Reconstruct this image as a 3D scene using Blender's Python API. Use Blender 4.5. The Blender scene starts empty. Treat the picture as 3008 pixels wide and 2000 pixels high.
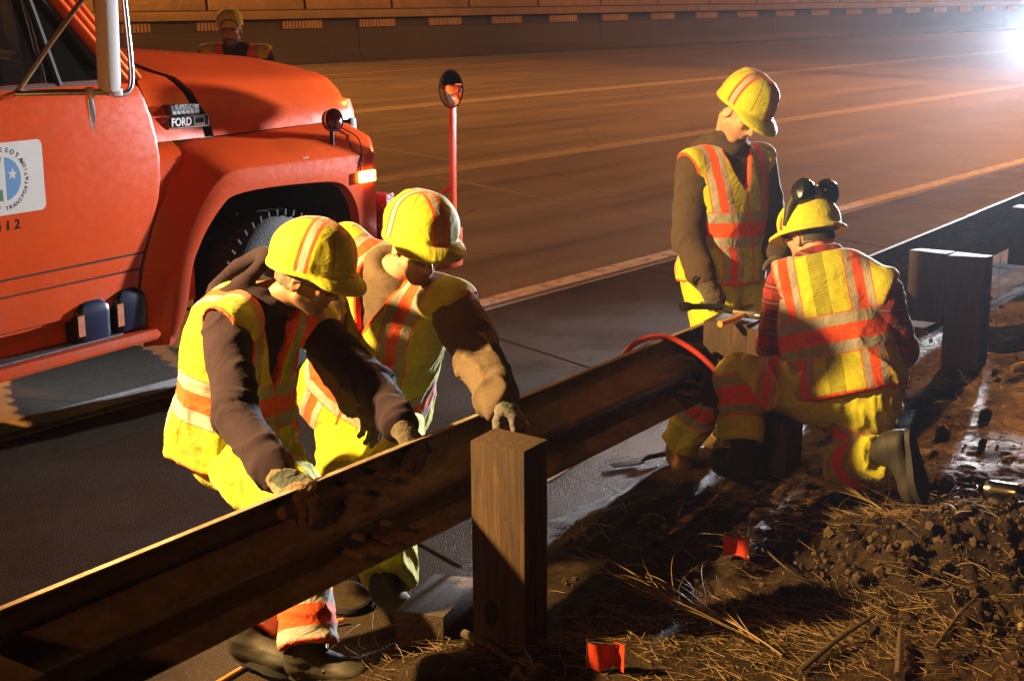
import bpy, bmesh, math, random
import numpy as np
from mathutils import Vector, Matrix, Euler

scene = bpy.context.scene
R_ = math.radians
# ------------------------------------------------------------------ camera
CAM_H, FPX, HORIZON = 2.17, 4240.0, -30.0
PITCH = math.atan((1000.0 - HORIZON) / FPX)
cam_data = bpy.data.cameras.new('camera')
cam = bpy.data.objects.new('camera', cam_data)
scene.collection.objects.link(cam)
cam.location = (0, 0, CAM_H)
cam.rotation_euler = (math.pi / 2 - PITCH, 0, 0)
cam_data.sensor_width = 36.0
cam_data.lens = FPX / 3008.0 * 36.0
cam_data.clip_start = 0.05
cam_data.clip_end = 600.0
scene.camera = cam
# ------------------------------------------------------------------ night sky
world = bpy.data.worlds.new('World'); scene.world = world; world.use_nodes = True
wn = world.node_tree; wn.nodes.clear()
sky = wn.nodes.new('ShaderNodeTexSky'); sky.sky_type = 'NISHITA'; sky.sun_disc = False
sky.sun_elevation = R_(-4.0); sky.sun_rotation = R_(200)
bg = wn.nodes.new('ShaderNodeBackground'); bg.inputs['Strength'].default_value = 0.008
wo = wn.nodes.new('ShaderNodeOutputWorld')
wn.links.new(sky.outputs[0], bg.inputs[0]); wn.links.new(bg.outputs[0], wo.inputs[0])
# ------------------------------------------------------------------ exposure
vs = scene.view_settings
vs.view_transform = 'Standard'; vs.look = 'None'; vs.exposure = 0.0; vs.gamma = 1.0
vs.use_curve_mapping = False
cy = scene.cycles
cy.max_bounces = 6; cy.diffuse_bounces = 3; cy.glossy_bounces = 3; cy.transmission_bounces = 4
cy.volume_bounces = 0; cy.transparent_max_bounces = 6
cy.sample_clamp_indirect = 4.0; cy.sample_clamp_direct = 0.0
cy.caustics_reflective = False; cy.caustics_refractive = False
cy.use_denoising = True

# where the lamps stand; the last sodium one is an added fill (each lamp's light is made in its own builder)
WHITE_LAMP = (5.24, 14.45, 1.66)
WARM_LAMP = (-3.2, 4.0, 2.6)
SODIUM = [(-14.0, 32.0, 11.0), (15.0, 31.0, 11.0), (34.0, 68.0, 12.0), (-6.0, -14.0, 10.0)]

col = scene.collection
# ------------------------------------------------------------------ object helpers
def link(o, parent=None):
    col.objects.link(o)
    if parent is not None: o.parent = parent
    return o
def tag(o, label=None, cat=None, group=None, kind=None):
    if label: o['label'] = label
    if cat: o['category'] = cat
    if group: o['group'] = group
    if kind: o['kind'] = kind
    return o
def empty(name, loc=(0, 0, 0), rz=0.0):
    o = bpy.data.objects.new(name, None); o.location = loc; o.rotation_euler = (0, 0, rz)
    o.empty_display_size = 0.1
    return link(o)
def obj(name, mesh, mat=None, parent=None, loc=None, rot=None):
    o = bpy.data.objects.new(name, mesh)
    if mat is not None and not mesh.materials:
        mesh.materials.append(mat)
    if loc is not None: o.location = loc
    if rot is not None: o.rotation_euler = rot
    return link(o, parent)
def pydata(name, v, f, smooth=False):
    me = bpy.data.meshes.new(name)
    me.from_pydata([tuple(map(float, p)) for p in v], [], [tuple(map(int, q)) for q in f])
    if smooth: me.polygons.foreach_set('use_smooth', [True] * len(me.polygons))
    me.update(); return me
def npmesh(name, v, f, smooth=True, attrs=None):
    """fast mesh from numpy arrays (f: n x 4 or n x 3)"""
    v = np.asarray(v, np.float32); f = np.asarray(f, np.int32)
    me = bpy.data.meshes.new(name)
    me.vertices.add(len(v)); me.vertices.foreach_set('co', v.ravel())
    k = f.shape[1]
    me.loops.add(f.size); me.loops.foreach_set('vertex_index', f.ravel())
    me.polygons.add(len(f))
    me.polygons.foreach_set('loop_start', np.arange(0, f.size, k, dtype=np.int32))
    me.polygons.foreach_set('use_smooth', np.full(len(f), bool(smooth)))
    for nm, a in (attrs or {}).items():
        at = me.attributes.new(nm, 'FLOAT', 'POINT'); at.data.foreach_set('value', np.asarray(a, np.float32))
    me.update(calc_edges=True); me.validate()
    return me
class MB:
    """collects simple solids into one mesh"""
    def __init__(s): s.v = []; s.f = []; s.sm = []
    def add(s, v, f, sm=False):
        o = len(s.v); s.v += [tuple(map(float, p)) for p in v]
        s.f += [tuple(i + o for i in q) for q in f]; s.sm += [sm] * len(f); return s
    def box(s, c, d, M=None):
        x, y, z = d[0] / 2, d[1] / 2, d[2] / 2
        v = [(-x,-y,-z),(x,-y,-z),(x,y,-z),(-x,y,-z),(-x,-y,z),(x,-y,z),(x,y,z),(-x,y,z)]
        v = [Vector(p) for p in v]
        if M is not None: v = [M @ p for p in v]
        v = [p + Vector(c) for p in v]
        return s.add(v, [(0,3,2,1),(4,5,6,7),(0,1,5,4),(1,2,6,5),(2,3,7,6),(3,0,4,7)])
    def tube(s, pts, r, n=8, caps=True, flat=1.0):
        pts = [Vector(p) for p in pts]; m = len(pts)
        rr = r if isinstance(r, (list, tuple)) else [r] * m
        v = []; f = []
        ref = None
        for i, p in enumerate(pts):
            t = (pts[min(i + 1, m - 1)] - pts[max(i - 1, 0)])
            if t.length < 1e-9: t = Vector((0, 0, 1))
            t.normalize()
            if ref is None:
                ref = Vector((0, 0, 1)) if abs(t.z) < 0.9 else Vector((1, 0, 0))
            a = (ref - t * ref.dot(t)).normalized(); b = t.cross(a); ref = a
            for k in range(n):
                g = 2 * math.pi * k / n
                v.append(p + (a * math.cos(g) + b * math.sin(g) * flat) * rr[i])
        for i in range(m - 1):
            for k in range(n):
                f.append((i*n+k, i*n+(k+1) % n, (i+1)*n+(k+1) % n, (i+1)*n+k))
        if caps:
            f.append(tuple(reversed(range(n)))); f.append(tuple((m-1)*n + k for k in range(n)))
        return s.add(v, f, True)
    def lathe(s, prof, M=None, n=20, sm=True, caps=True):
        """prof: (radius, z) list, around local z"""
        v = []; f = []; m = len(prof)
        for r, z in prof:
            for k in range(n):
                g = 2 * math.pi * k / n
                p = Vector((r * math.cos(g), r * math.sin(g), z)); v.append(M @ p if M is not None else p)
        for i in range(m - 1):
            for k in range(n):
                f.append((i*n+k, i*n+(k+1) % n, (i+1)*n+(k+1) % n, (i+1)*n+k))
        if caps: f.append(tuple(reversed(range(n)))); f.append(tuple((m-1)*n + k for k in range(n)))
        return s.add(v, f, sm)
    def prism(s, poly, y0, y1, axis=1):
        """poly in two axes, extruded along the third"""
        n = len(poly)
        def P(p, q):
            return {1: (p[0], q, p[1]), 0: (q, p[0], p[1]), 2: (p[0], p[1], q)}[axis]
        v = [P(p, y0) for p in poly] + [P(p, y1) for p in poly]
        f = [(i, (i+1) % n, n + (i+1) % n, n + i) for i in range(n)]
        f += [tuple(reversed(range(n))), tuple(range(n, 2*n))]
        return s.add(v, f)
    def strip(s, A, B, sm=True, close=False):
        """ruled surface between polylines of equal length"""
        n = len(A); v = list(A) + list(B)
        f = [(i, i+1, n+i+1, n+i) for i in range(n-1)]
        return s.add(v, f, sm)
    def build(s, name, mat, parent=None, bevel=0, loc=None, seg=2, sharp=35):
        me = bpy.data.meshes.new(name); me.from_pydata(s.v, [], s.f)
        bm = bmesh.new(); bm.from_mesh(me)
        bmesh.ops.recalc_face_normals(bm, faces=bm.faces)
        if bevel:
            ed = [e for e in bm.edges if len(e.link_faces) == 2 and e.calc_face_angle(0) > R_(sharp)]
            bmesh.ops.bevel(bm, geom=ed, offset=bevel, segments=seg, affect='EDGES', profile=0.7)
        bm.to_mesh(me); bm.free()
        if bevel or any(s.sm):
            me.polygons.foreach_set('use_smooth', [True] * len(me.polygons))
            try: me.set_sharp_from_angle(angle=R_(40))
            except Exception: pass
        me.update()
        return obj(name, me, mat, parent, loc)
# ------------------------------------------------------------------ material helpers
class G:
    def __init__(s, name, rough=0.6, metal=0.0, spec=0.5):
        s.m = bpy.data.materials.new(name); s.m.use_nodes = True; s.t = s.m.node_tree
        s.P = s.t.nodes['Principled BSDF']; s.out = s.t.nodes['Material Output']
        s.set(Roughness=rough, Metallic=metal); s.P.inputs['Specular IOR Level'].default_value = spec
    def _in(s, sock, val):
        if hasattr(val, 'is_output'): s.t.links.new(val, sock)
        else:
            if isinstance(val, (tuple, list)) and len(val) == 3 and sock.type == 'RGBA': val = (*val, 1)
            sock.default_value = val
    def set(s, **kw):
        for k, v in kw.items(): s._in(s.P.inputs[k.replace('_', ' ')], v)
        return s
    def n(s, typ, props=None, **kw):
        nd = s.t.nodes.new('ShaderNode' + typ)
        for k, v in (props or {}).items(): setattr(nd, k, v)
        for k, v in kw.items(): s._in(nd.inputs[k.replace('_', ' ')], v)
        return nd
    def co(s, kind='Object'): return s.n('TexCoord').outputs[kind]
    def map(s, scale=(1,1,1), rot=(0,0,0), loc=(0,0,0), kind='Object'):
        return s.n('Mapping', None, Vector=s.co(kind), Scale=scale, Rotation=rot, Location=loc).outputs[0]
    def noise(s, scale=5, detail=4, rough=0.55, vec=None, dist=0.0):
        k = dict(Scale=float(scale), Detail=float(detail), Roughness=float(rough), Distortion=float(dist))
        if vec is None: vec = s.co()
        return s.n('TexNoise', None, Vector=vec, **k).outputs[0]
    def attr(s, name): return s.n('Attribute', {'attribute_name': name}).outputs['Fac']
    def math(s, op, a, b=0.0, c=0.0):
        nd = s.n('Math', {'operation': op})
        s._in(nd.inputs[0], a); s._in(nd.inputs[1], b); s._in(nd.inputs[2], c)
        return nd.outputs[0]
    def band(s, x, lo, hi):
        return s.math('MULTIPLY', s.math('GREATER_THAN', x, lo), s.math('LESS_THAN', x, hi))
    def mix(s, fac, a, b, mode='MIX'):
        nd = s.n('Mix', {'data_type': 'RGBA', 'blend_type': mode})
        s._in(nd.inputs[0], fac); s._in(nd.inputs[6], a); s._in(nd.inputs[7], b)
        return nd.outputs[2]
    def ramp(s, fac, stops):
        nd = s.n('ValToRGB'); e = nd.color_ramp.elements
        while len(e) < len(stops): e.new(0.5)
        for q, (p, c) in zip(e, stops):
            q.position = p; q.color = (*c, 1) if len(c) == 3 else c
        s._in(nd.inputs[0], fac); return nd.outputs[0]
    def mapr(s, x, a, b, c=0.0, d=1.0):
        nd = s.n('MapRange'); s._in(nd.inputs[0], x)
        for i, q in enumerate((a, b, c, d)): nd.inputs[i + 1].default_value = q
        return nd.outputs[0]
    def bump(s, h, strength=0.3, dist=0.01, prev=None):
        nd = s.n('Bump', None, Strength=strength, Distance=dist, Height=h)
        if prev is not None: s._in(nd.inputs['Normal'], prev)
        s._in(s.P.inputs['Normal'], nd.outputs[0]); return nd.outputs[0]
def simple(name, colr, rough=0.6, metal=0.0, var=0.15, scale=8, bump=0.0, bscale=60, bdist=0.004, spec=0.5):
    g = G(name, rough, metal, spec)
    n = g.noise(scale, 5, 0.6)
    a = tuple(c * (1 - var) for c in colr); b = tuple(min(1, c * (1 + var)) for c in colr)
    g.set(Base_Color=g.mix(n, a, b))
    if bump: g.bump(g.noise(bscale, 4, 0.6), bump, bdist)
    return g.m
def emis(name, colr, strength):
    g = G(name, 0.4); g.set(Base_Color=colr, Emission_Color=colr, Emission_Strength=strength); return g.m
rng = random.Random(7)
nrng = np.random.default_rng(7)
# value noise in numpy for folds and terrain
_T = nrng.random((32, 32, 32)).astype(np.float32)
def vnoise(p):
    p = np.asarray(p, np.float32); i = np.floor(p).astype(np.int32); f = p - i; f = f*f*(3-2*f); i &= 31; j = (i + 1) & 31
    def g(a, b, c): return _T[a, b, c]
    x0, y0, z0 = i[..., 0], i[..., 1], i[..., 2]; x1, y1, z1 = j[..., 0], j[..., 1], j[..., 2]
    fx, fy, fz = f[..., 0], f[..., 1], f[..., 2]
    a = g(x0,y0,z0)*(1-fx)+g(x1,y0,z0)*fx; b = g(x0,y1,z0)*(1-fx)+g(x1,y1,z0)*fx
    c = g(x0,y0,z1)*(1-fx)+g(x1,y0,z1)*fx; d = g(x0,y1,z1)*(1-fx)+g(x1,y1,z1)*fx
    return (a*(1-fy)+b*fy)*(1-fz)+(c*(1-fy)+d*fy)*fz
def fbm(p, o=4):
    p = np.asarray(p, np.float32); s = 0; a = 0.5
    for k in range(o): s = s + a * vnoise(p * (2 ** k) + 7.3 * k); a *= 0.5
    return s
def dirv(deg): return Vector((math.sin(R_(deg)), math.cos(R_(deg)), 0))
def norm(v): v = np.asarray(v, float); return v / max(1e-9, np.linalg.norm(v))
# ================================================================== setting: road, ground, wall, guard rail
ROAD = 38.0
d38 = dirv(ROAD); n38 = Vector((-d38.y, d38.x, 0))
RAIL = 34.3
dr = dirv(RAIL); nf = Vector((dr.y, -dr.x, 0)); RAIL_OFF = -2.75
def rd(a, b, z=0.0): return d38 * a + n38 * b + Vector((0, 0, z))
def rl(s, b, z=0.0): return dr * s + nf * (RAIL_OFF + b) + Vector((0, 0, z))   # b > 0: field side
def at(x, y, z=0.0):
    """ground point (height z) seen at a pixel of the 3008 x 2000 photograph"""
    a = (x - 1504) / FPX; b = (1000 - y) / FPX
    d = Vector((a, math.cos(PITCH) + b * math.sin(PITCH), -math.sin(PITCH) + b * math.cos(PITCH)))
    t = (z - CAM_H) / d.z
    return Vector((0, 0, CAM_H)) + d * t
def gpos(g): return g.n('NewGeometry').outputs['Position']

# --- concrete
def concrete_mat(name, base, wet):
    g = G(name, 0.6, 0, 0.5); p = gpos(g)
    rot = g.n('Mapping', None, Vector=p, Rotation=(0, 0, R_(ROAD)), Scale=(1, 1, 1)).outputs[0]
    # after this turn x runs across the road, y along it
    streak = g.noise(1.0, 6, 0.6, g.n('Mapping', None, Vector=rot, Scale=(1.6, 0.09, 1)).outputs[0])
    blot = g.noise(0.7, 6, 0.65, p)
    grit = g.noise(55, 3, 0.7, p)
    c = g.ramp(streak, [(0.30, tuple(x * 0.38 for x in base)), (0.47, tuple(x * 0.8 for x in base)), (0.58, base), (0.75, tuple(x * 1.4 for x in base))])
    c = g.mix(g.mapr(blot, 0.35, 0.7), c, tuple(x * 0.5 for x in base))
    c = g.mix(g.mapr(grit, 0.3, 0.75, 0.0, 0.55), c, tuple(x * 1.5 for x in base))
    spk = g.noise(16, 6, 0.8, p); c = g.mix(g.mapr(spk, 0.50, 0.72, 0, 0.55), c, tuple(x * 0.35 for x in base))
    crk = g.n('TexVoronoi', {'feature': 'DISTANCE_TO_EDGE'}, Vector=p, Scale=0.33).outputs[0]
    c = g.mix(g.math('LESS_THAN', crk, 0.0 if wet else 0.0015), c, tuple(x * 0.2 for x in base))
    g.set(Base_Color=c)
    tine = g.n('TexWave', {'wave_type': 'BANDS', 'bands_direction': 'Y'}, Vector=rot, Scale=12.0, Distortion=2.0, Detail=2.0).outputs[1]
    pits = g.noise(140, 2, 0.6, p)
    h = g.math('ADD', g.math('MULTIPLY', tine, 0.04 if wet else 0.25), g.math('MULTIPLY', pits, 1.0 if not wet else 1.7))
    bb_ = g.bump(h, 0.55 if not wet else 0.8, 0.005)
    if wet: g.bump(g.noise(330, 2, .6, p), 0.6, 0.002, bb_)
    if wet:
        wetm = g.mapr(g.noise(1.3, 5, 0.6, p), 0.35, 0.6)
        g.set(Roughness=g.mapr(wetm, 0, 1, 0.55, 0.30), Specular_IOR_Level=0.07)
    else:
        g.set(Roughness=g.mapr(streak, 0.3, 0.7, 0.45, 0.7))
    return g.m
M_lane = concrete_mat('lane_concrete', (0.20, 0.175, 0.15), False)
M_shoulder = concrete_mat('shoulder_concrete', (0.050, 0.035, 0.024), True)
M_sub = simple('road_subbase', (0.02, 0.018, 0.016), 0.9)
# sub-base sheet that also fills the joints and runs out to the horizon
road = obj('road', pydata('road', [rd(-150, -2, -.012), rd(300, -2, -.012), rd(300, 60, -.012), rd(-150, 60, -.012)], [(0, 1, 2, 3)]), M_sub)
tag(road, 'wide dark concrete highway running diagonally away', None, None, 'structure')
def slab_strip(b0, b1, pitch, phase, a0, a1, mat, skew=0.3):
    gap = 0.007; w0, w1 = b0 + gap, b1 - gap; t = 0.010
    k0 = math.ceil((a0 - phase) / pitch); k1 = math.floor((a1 - phase) / pitch)
    mb = MB()
    def V(a, b, z): q = d38 * (a + skew * (b - 6.2)) + n38 * b; return (q.x, q.y, z)
    g2 = gap * 1.3; ch = .006
    base = [V(g2, w0, -.011), V(pitch - g2, w0, -.011), V(pitch - g2, w1, -.011), V(g2, w1, -.011)]
    mid = [V(g2, w0, -ch), V(pitch - g2, w0, -ch), V(pitch - g2, w1, -ch), V(g2, w1, -ch)]
    top = [V(g2 + ch, w0 + ch, 0), V(pitch - g2 - ch, w0 + ch, 0), V(pitch - g2 - ch, w1 - ch, 0), V(g2 + ch, w1 - ch, 0)]
    f = [(8, 9, 10, 11)]
    for o in (0, 4):
        for i in range(4): f.append((o + i, o + (i + 1) % 4, o + 4 + (i + 1) % 4, o + 4 + i))
    me = pydata('slab', base + mid + top, f); me.materials.append(mat)
    for k in range(k0, k1 + 1):
        q = d38 * (phase + k * pitch)
        o = obj('slab', me, None, road); o.location = (q.x, q.y, 0)
slab_strip(1.6, 6.2, 2.42, 7.2, -8, 40, M_shoulder, 0.28)
slab_strip(6.2, 11.62, 4.75, 11.45, -10, 75, M_lane)
slab_strip(11.62, 18.7, 6.1, 12.6, -25, 90, M_lane)
slab_strip(18.7, 27.5, 6.1, 14.0, -40, 110, M_lane)
slab_strip(27.5, 46, 12.2, 14.0, -55, 140, M_lane)
# --- painted lines
def paint_mat(name, c, wear):
    g = G(name, 0.55); p = gpos(g)
    n = g.noise(6, 8, 0.75, p)
    st = g.noise(1.0, 5, 0.7, g.n('Mapping', None, Vector=g.n('Mapping', None, Vector=p, Rotation=(0, 0, R_(ROAD))).outputs[0], Scale=(30, 3, 1)).outputs[0])
    w = g.math('ADD', g.math('MULTIPLY', n, 0.6), g.math('MULTIPLY', st, 0.4))
    g.set(Base_Color=g.mix(g.mapr(w, wear - 0.07, wear + 0.07), c, (0.09, 0.08, 0.075)))
    g.bump(g.noise(120, 3, 0.6, p), 0.5, 0.004); return g.m
M_white = paint_mat('worn_white_paint', (0.80, 0.79, 0.78), 0.56)
M_white2 = paint_mat('white_paint', (0.34, 0.31, 0.27), 0.56)
M_yel = paint_mat('yellow_paint', (0.42, 0.25, 0.04), 0.6)
def line(name, a0, a1, b0, b1, mat, lab):
    mb = MB(); n = int((a1 - a0) / 2)
    A = [rd(a0 + (a1 - a0) * i / n, b0, .004) for i in range(n + 1)]
    B = [rd(a0 + (a1 - a0) * i / n, b1, .004) for i in range(n + 1)]
    o = obj(name, pydata(name, A + B, [(i, i + 1, n + 2 + i, n + 1 + i) for i in range(n)]), mat)
    return tag(o, lab, None, None, 'structure')
line('edge_line', -12, 60, 6.27, 6.45, M_white, 'worn white edge line along the shoulder')
line('lane_line', -20, 120, 11.42, 11.82, M_white2, 'faded lane line nearer the workers')
line('lane_line', -30, 140, 18.35, 18.95, M_white2, 'faded lane line in the middle of the highway')
line('median_line', -40, 160, 27.2, 27.4, M_yel, 'yellowish line near the median wall')

# --- verge: one sheet of dirt, fine where the photo looks, coarse beyond
def ground_h(x, y):
    s = x * dr.x + y * dr.y; b = x * nf.x + y * nf.y - RAIL_OFF
    P = np.stack([x, y, np.zeros_like(x)], -1)
    z = np.interp(b, [-1.0, -.60, -.36, -.20, .05, .30, .75, 1.2, 2.0, 4.0, 30], [-.06, -.035, -.012, .03, .12, .15, .22, .25, .27, .34, 1.0])
    z = np.where(b > -.5, z * np.interp(s, [2.0, 3.3, 4.6, 6, 12, 20], [.55, .60, .95, 1, .9, .5]), z)
    # loose heaps at the lower right, a ridge of spoil by the near post
    def hump(cx, cy, rx, h, ry=None):
        ry = ry or rx
        return h * np.exp(-(((x - cx) / rx) ** 2 + ((y - cy) / ry) ** 2))
    z += hump(1.72, 4.70, .42, .13, .34) + hump(1.15, 4.75, .30, .05) + hump(1.45, 5.9, .3, .02) + hump(0.30, 4.18, .35, .05, .12)
    z += hump(-0.22, 4.12, .25, .06, .10) + hump(1.72, 5.45, .22, .05, .16)
    amp = np.clip((b + .6) / .5, 0, 1)
    near = np.exp(-(((x - 1.6) / .9) ** 2 + ((y - 4.7) / .75) ** 2))
    z += amp * (.07 * (fbm(P * 1.7, 3) - .44) + .035 * (fbm(P * 6.5 + 3, 3) - .44) * (1 + 1.0 * near) + .016 * (fbm(P * 22 + 9, 3) - .44) * (1 + 2.2 * near))
    clod = np.abs(fbm(P * 13 + 31, 3) - .45)
    z += amp * near * .05 * np.clip(.12 - clod, 0, .12) / .12
    return z
def gz(x, y): return float(ground_h(np.array([float(x)]), np.array([float(y)]))[0])
def axis(dense0, dense1, step, lo, hi):
    a = list(np.arange(dense0, dense1, step)); st = step; x = dense0
    pre = []
    while x > lo: st *= 1.35; x -= st; pre.append(x)
    st = step; x = a[-1]; post = []
    while x < hi: st *= 1.35; x += st; post.append(x)
    return np.array(pre[::-1] + a + post)
sa = axis(2.6, 8.8, .0135, -60, 160); ba = axis(-.55, 2.35, .0135, -1.0, 40)
SS, BB = np.meshgrid(sa, ba, indexing='ij')
GX = dr.x * SS + nf.x * (RAIL_OFF + BB); GY = dr.y * SS + nf.y * (RAIL_OFF + BB)
GZ = ground_h(GX, GY)
idx = np.arange(SS.size).reshape(SS.shape)
gf = np.stack([idx[:-1, :-1], idx[:-1, 1:], idx[1:, 1:], idx[1:, :-1]], -1).reshape(-1, 4)
gme = npmesh('ground', np.stack([GX, GY, GZ], -1).reshape(-1, 3), gf)
g = G('muddy_ground', 0.6, 0, 0.16); p = gpos(g)
n1 = g.noise(2.2, 6, 0.6, p); n2 = g.noise(18, 6, 0.7, p); n3 = g.noise(90, 4, 0.7, p)
fib = g.noise(30, 4, 0.7, g.n('Mapping', None, Vector=p, Rotation=(0, 0, .6), Scale=(1.0, 5.0, 1.0)).outputs[0])
c = g.ramp(n2, [(0.25, (0.012, 0.007, 0.004)), (0.5, (0.040, 0.023, 0.012)), (0.75, (0.095, 0.056, 0.027))])
c = g.mix(g.mapr(n1, 0.40, 0.62), c, (0.022, 0.014, 0.009))
c = g.mix(g.mapr(fib, 0.60, 0.74, 0, 0.5), c, (0.12, 0.075, 0.036))
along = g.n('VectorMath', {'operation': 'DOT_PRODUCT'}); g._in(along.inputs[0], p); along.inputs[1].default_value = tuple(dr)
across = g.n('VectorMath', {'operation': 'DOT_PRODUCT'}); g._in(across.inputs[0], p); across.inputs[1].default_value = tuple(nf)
ditch_shade = g.math('MULTIPLY', g.mapr(along.outputs['Value'], 4.1, 5.2), g.mapr(across.outputs['Value'], RAIL_OFF + 1.7, RAIL_OFF + .9))
ditch_shade = g.math('MULTIPLY', ditch_shade, g.mapr(g.noise(1.6, 5, .6, p), .30, .50))        # workers' shade painted dark into the wet ditch mud
c = g.mix(g.math('MULTIPLY', ditch_shade, .85), c, (0.010, 0.008, 0.007))
g.set(Base_Color=c, Roughness=g.mapr(n1, 0.38, 0.55, 0.8, 0.36))
b1 = g.bump(n2, 0.6, 0.025); b1 = g.bump(g.math('ADD', n3, fib), 0.9, 0.010, b1); g.bump(g.noise(240, 3, .7, p), 0.8, 0.004, b1)
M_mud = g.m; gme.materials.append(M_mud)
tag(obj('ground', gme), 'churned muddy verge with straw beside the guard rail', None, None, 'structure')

# --- median wall with ribbed blocks under its coping
WA = at(802, 196); WB = at(2980, 87); wd = (WB - WA).normalized(); wnrm = Vector((wd.y, -wd.x, 0))   # wnrm: towards us
M_wall = concrete_mat('wall_concrete', (0.036, 0.030, 0.026), False)
M_block = simple('ribbed_block_concrete', (0.36, 0.26, 0.155), 0.8, 0, 0.35, 1.1)
M_cope = simple('coping_concrete', (0.22, 0.165, 0.10), 0.8, 0, 0.4, 1.5)
wall = empty('median_wall', WA)
tag(wall, 'long dark concrete median wall with ribbed orange blocks under its coping', 'wall')
def wq(s, t, z): return wd * s + wnrm * t + Vector((0, 0, z))
def wbox(mb, s0, s1, t0, t1, z0, z1):
    v = [wq(s, t, z) for z in (z0, z1) for s, t in ((s0, t0), (s1, t0), (s1, t1), (s0, t1))]
    return mb.add(v, [(0,3,2,1),(4,5,6,7),(0,1,5,4),(1,2,6,5),(2,3,7,6),(3,0,4,7)])
# sloped toe + stem, in lengths with open joints
S0, S1 = -45.0, 120.0; PIT = 12.15
k = 0; s = S0
while s < S1:
    prof = [(0.0, -.05), (0.0, .08), (-.18, .33), (-.26, 1.0), (-.26, 1.30), (-.75, 1.30), (-.75, -.05)]
    mb = MB(); n = len(prof)
    v = [wq(s + .012, t, z) for t, z in prof] + [wq(s + PIT - .012, t, z) for t, z in prof]
    mb.add(v, [(i, (i + 1) % n, n + (i + 1) % n, n + i) for i in range(n)] + [tuple(range(n)), tuple(range(n, 2 * n))])
    mb.build('wall_panel', M_wall, wall)
    s += PIT
mb = MB(); wbox(mb, S0, S1, -.62, -.02, 1.335, 1.56); mb.build('coping', M_cope, wall, 0.02)
mb = MB(); wbox(mb, S0, S1, -.80, -.62, 1.25, 1.60); mb.build('back_wall', M_wall, wall)
bmb = MB()
bv = [(x, y, z) for z in (1.045, 1.285) for x, y in ((0, -.30), (1.55, -.30), (1.55, -.215), (0, -.215))]
for i in range(13):
    x0 = .01 + i * .12
    v = [wq(x, t, z) for z in (1.045, 1.285) for x, t in ((x0, -.27), (x0 + .085, -.27), (x0 + .075, -.185), (x0 + .010, -.185))]
    bmb.add(v, [(0,3,2,1),(4,5,6,7),(0,1,5,4),(1,2,6,5),(2,3,7,6),(3,0,4,7)])
wbox(bmb, 0, 1.55, -.27, -.215, 1.05, 1.28)
blk = bmb.build('ribbed_block', M_block, wall); blk.location = wd * (.57 - 3.06 * 6)
for i in range(1, 30):
    o = blk.copy(); link(o, wall); o.location = wd * (.57 + 3.06 * (i - 6))
# stone slope panels above the coping
M_stone = simple('pale_stone', (0.26, 0.195, 0.12), 0.85, 0, 0.45, 1.2, 0.6, 6, 0.05)
for i in range(26):
    s = -38 + i * 3.65; mb = MB(); j = rng.uniform(-.03, .03)
    v = [wq(x, t, z) for x, t, z in ((s + .05, -.95, 1.58 + j), (s + 3.58, -.95, 1.58 + j * .4), (s + 3.58, -1.02, 2.35), (s + .05, -1.02, 2.35), (s + .05, -1.35, 1.58), (s + 3.58, -1.35, 1.58), (s + 3.58, -1.4, 2.35), (s + .05, -1.4, 2.35))]
    mb.add(v, [(0,1,2,3),(4,7,6,5),(0,4,5,1),(1,5,6,2),(2,6,7,3),(3,7,4,0)]); mb.build('stone_panel', M_stone, wall, 0.03)

# --- guard rail: W beam on timber posts
g = G('weathered_rail_steel', 0.45, 0.35)
rn = g.noise(3, 6, 0.65, g.n('Mapping', None, Vector=gpos(g), Scale=(3, 3, 9)).outputs[0]); rf = g.noise(40, 4, 0.7, gpos(g))
c = g.ramp(rn, [(0.3, (0.19, 0.13, 0.085)), (0.55, (0.32, 0.26, 0.21)), (0.8, (0.42, 0.37, 0.33))])
c = g.mix(g.mapr(rf, 0.5, 0.75, 0, 0.5), c, (0.10, 0.055, 0.03))
g.set(Base_Color=c, Roughness=g.mapr(rn, 0.3, 0.7, 0.42, 0.6)); g.bump(rf, 0.25, 0.002)
M_rail = g.m
prof = [(.002, .326), (.030, .322), (.038, .315), (.052, .296), (.080, .277), (.083, .262), (.083, .238), (.078, .222), (.012, .176), (.006, .164), (.006, .148), (.012, .136), (.078, .090), (.083, .074), (.083, .050), (.080, .035), (.052, .016), (.034, -.002), (.022, -.006)]
def rail_beam(s0, s1, zt, parent, lift=0.0):
    n = len(prof); v = []; f = []; m = 24
    th = .0045
    for j in range(m + 1):
        s = s0 + (s1 - s0) * j / m
        for side in (0, 1):
            for i, (dp, z) in enumerate(prof):
                a = prof[max(i - 1, 0)]; b = prof[min(i + 1, n - 1)]
                tx, tz = b[0] - a[0], b[1] - a[1]; L = math.hypot(tx, tz); nx, nz = -tz / L, tx / L
                o = th * side
                q = rl(s, -(dp + lift + o * nx), zt + (z - .318) * 1.08 + o * nz); v.append(q)
    N = 2 * n
    for j in range(m):
        for i in range(n - 1):
            f.append((j*N+i, j*N+i+1, (j+1)*N+i+1, (j+1)*N+i)); f.append((j*N+n+i, (j+1)*N+n+i, (j+1)*N+n+i+1, j*N+n+i+1))
        f.append((j*N, (j+1)*N, (j+1)*N+n, j*N+n)); f.append((j*N+n-1, j*N+N-1, (j+1)*N+N-1, (j+1)*N+n-1))
    for j in (0, m):
        for i in range(n - 1): f.append((j*N+i, j*N+n+i, j*N+n+i+1, j*N+i+1))
    mb = MB(); mb.add(v, f, True); return mb.build('rail_beam', M_rail, parent)
grail = empty('guardrail', rl(5.46, 0, 0))
def in_parent(o, par):
    o.location = -par.location; return o
ZT = .745
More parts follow.
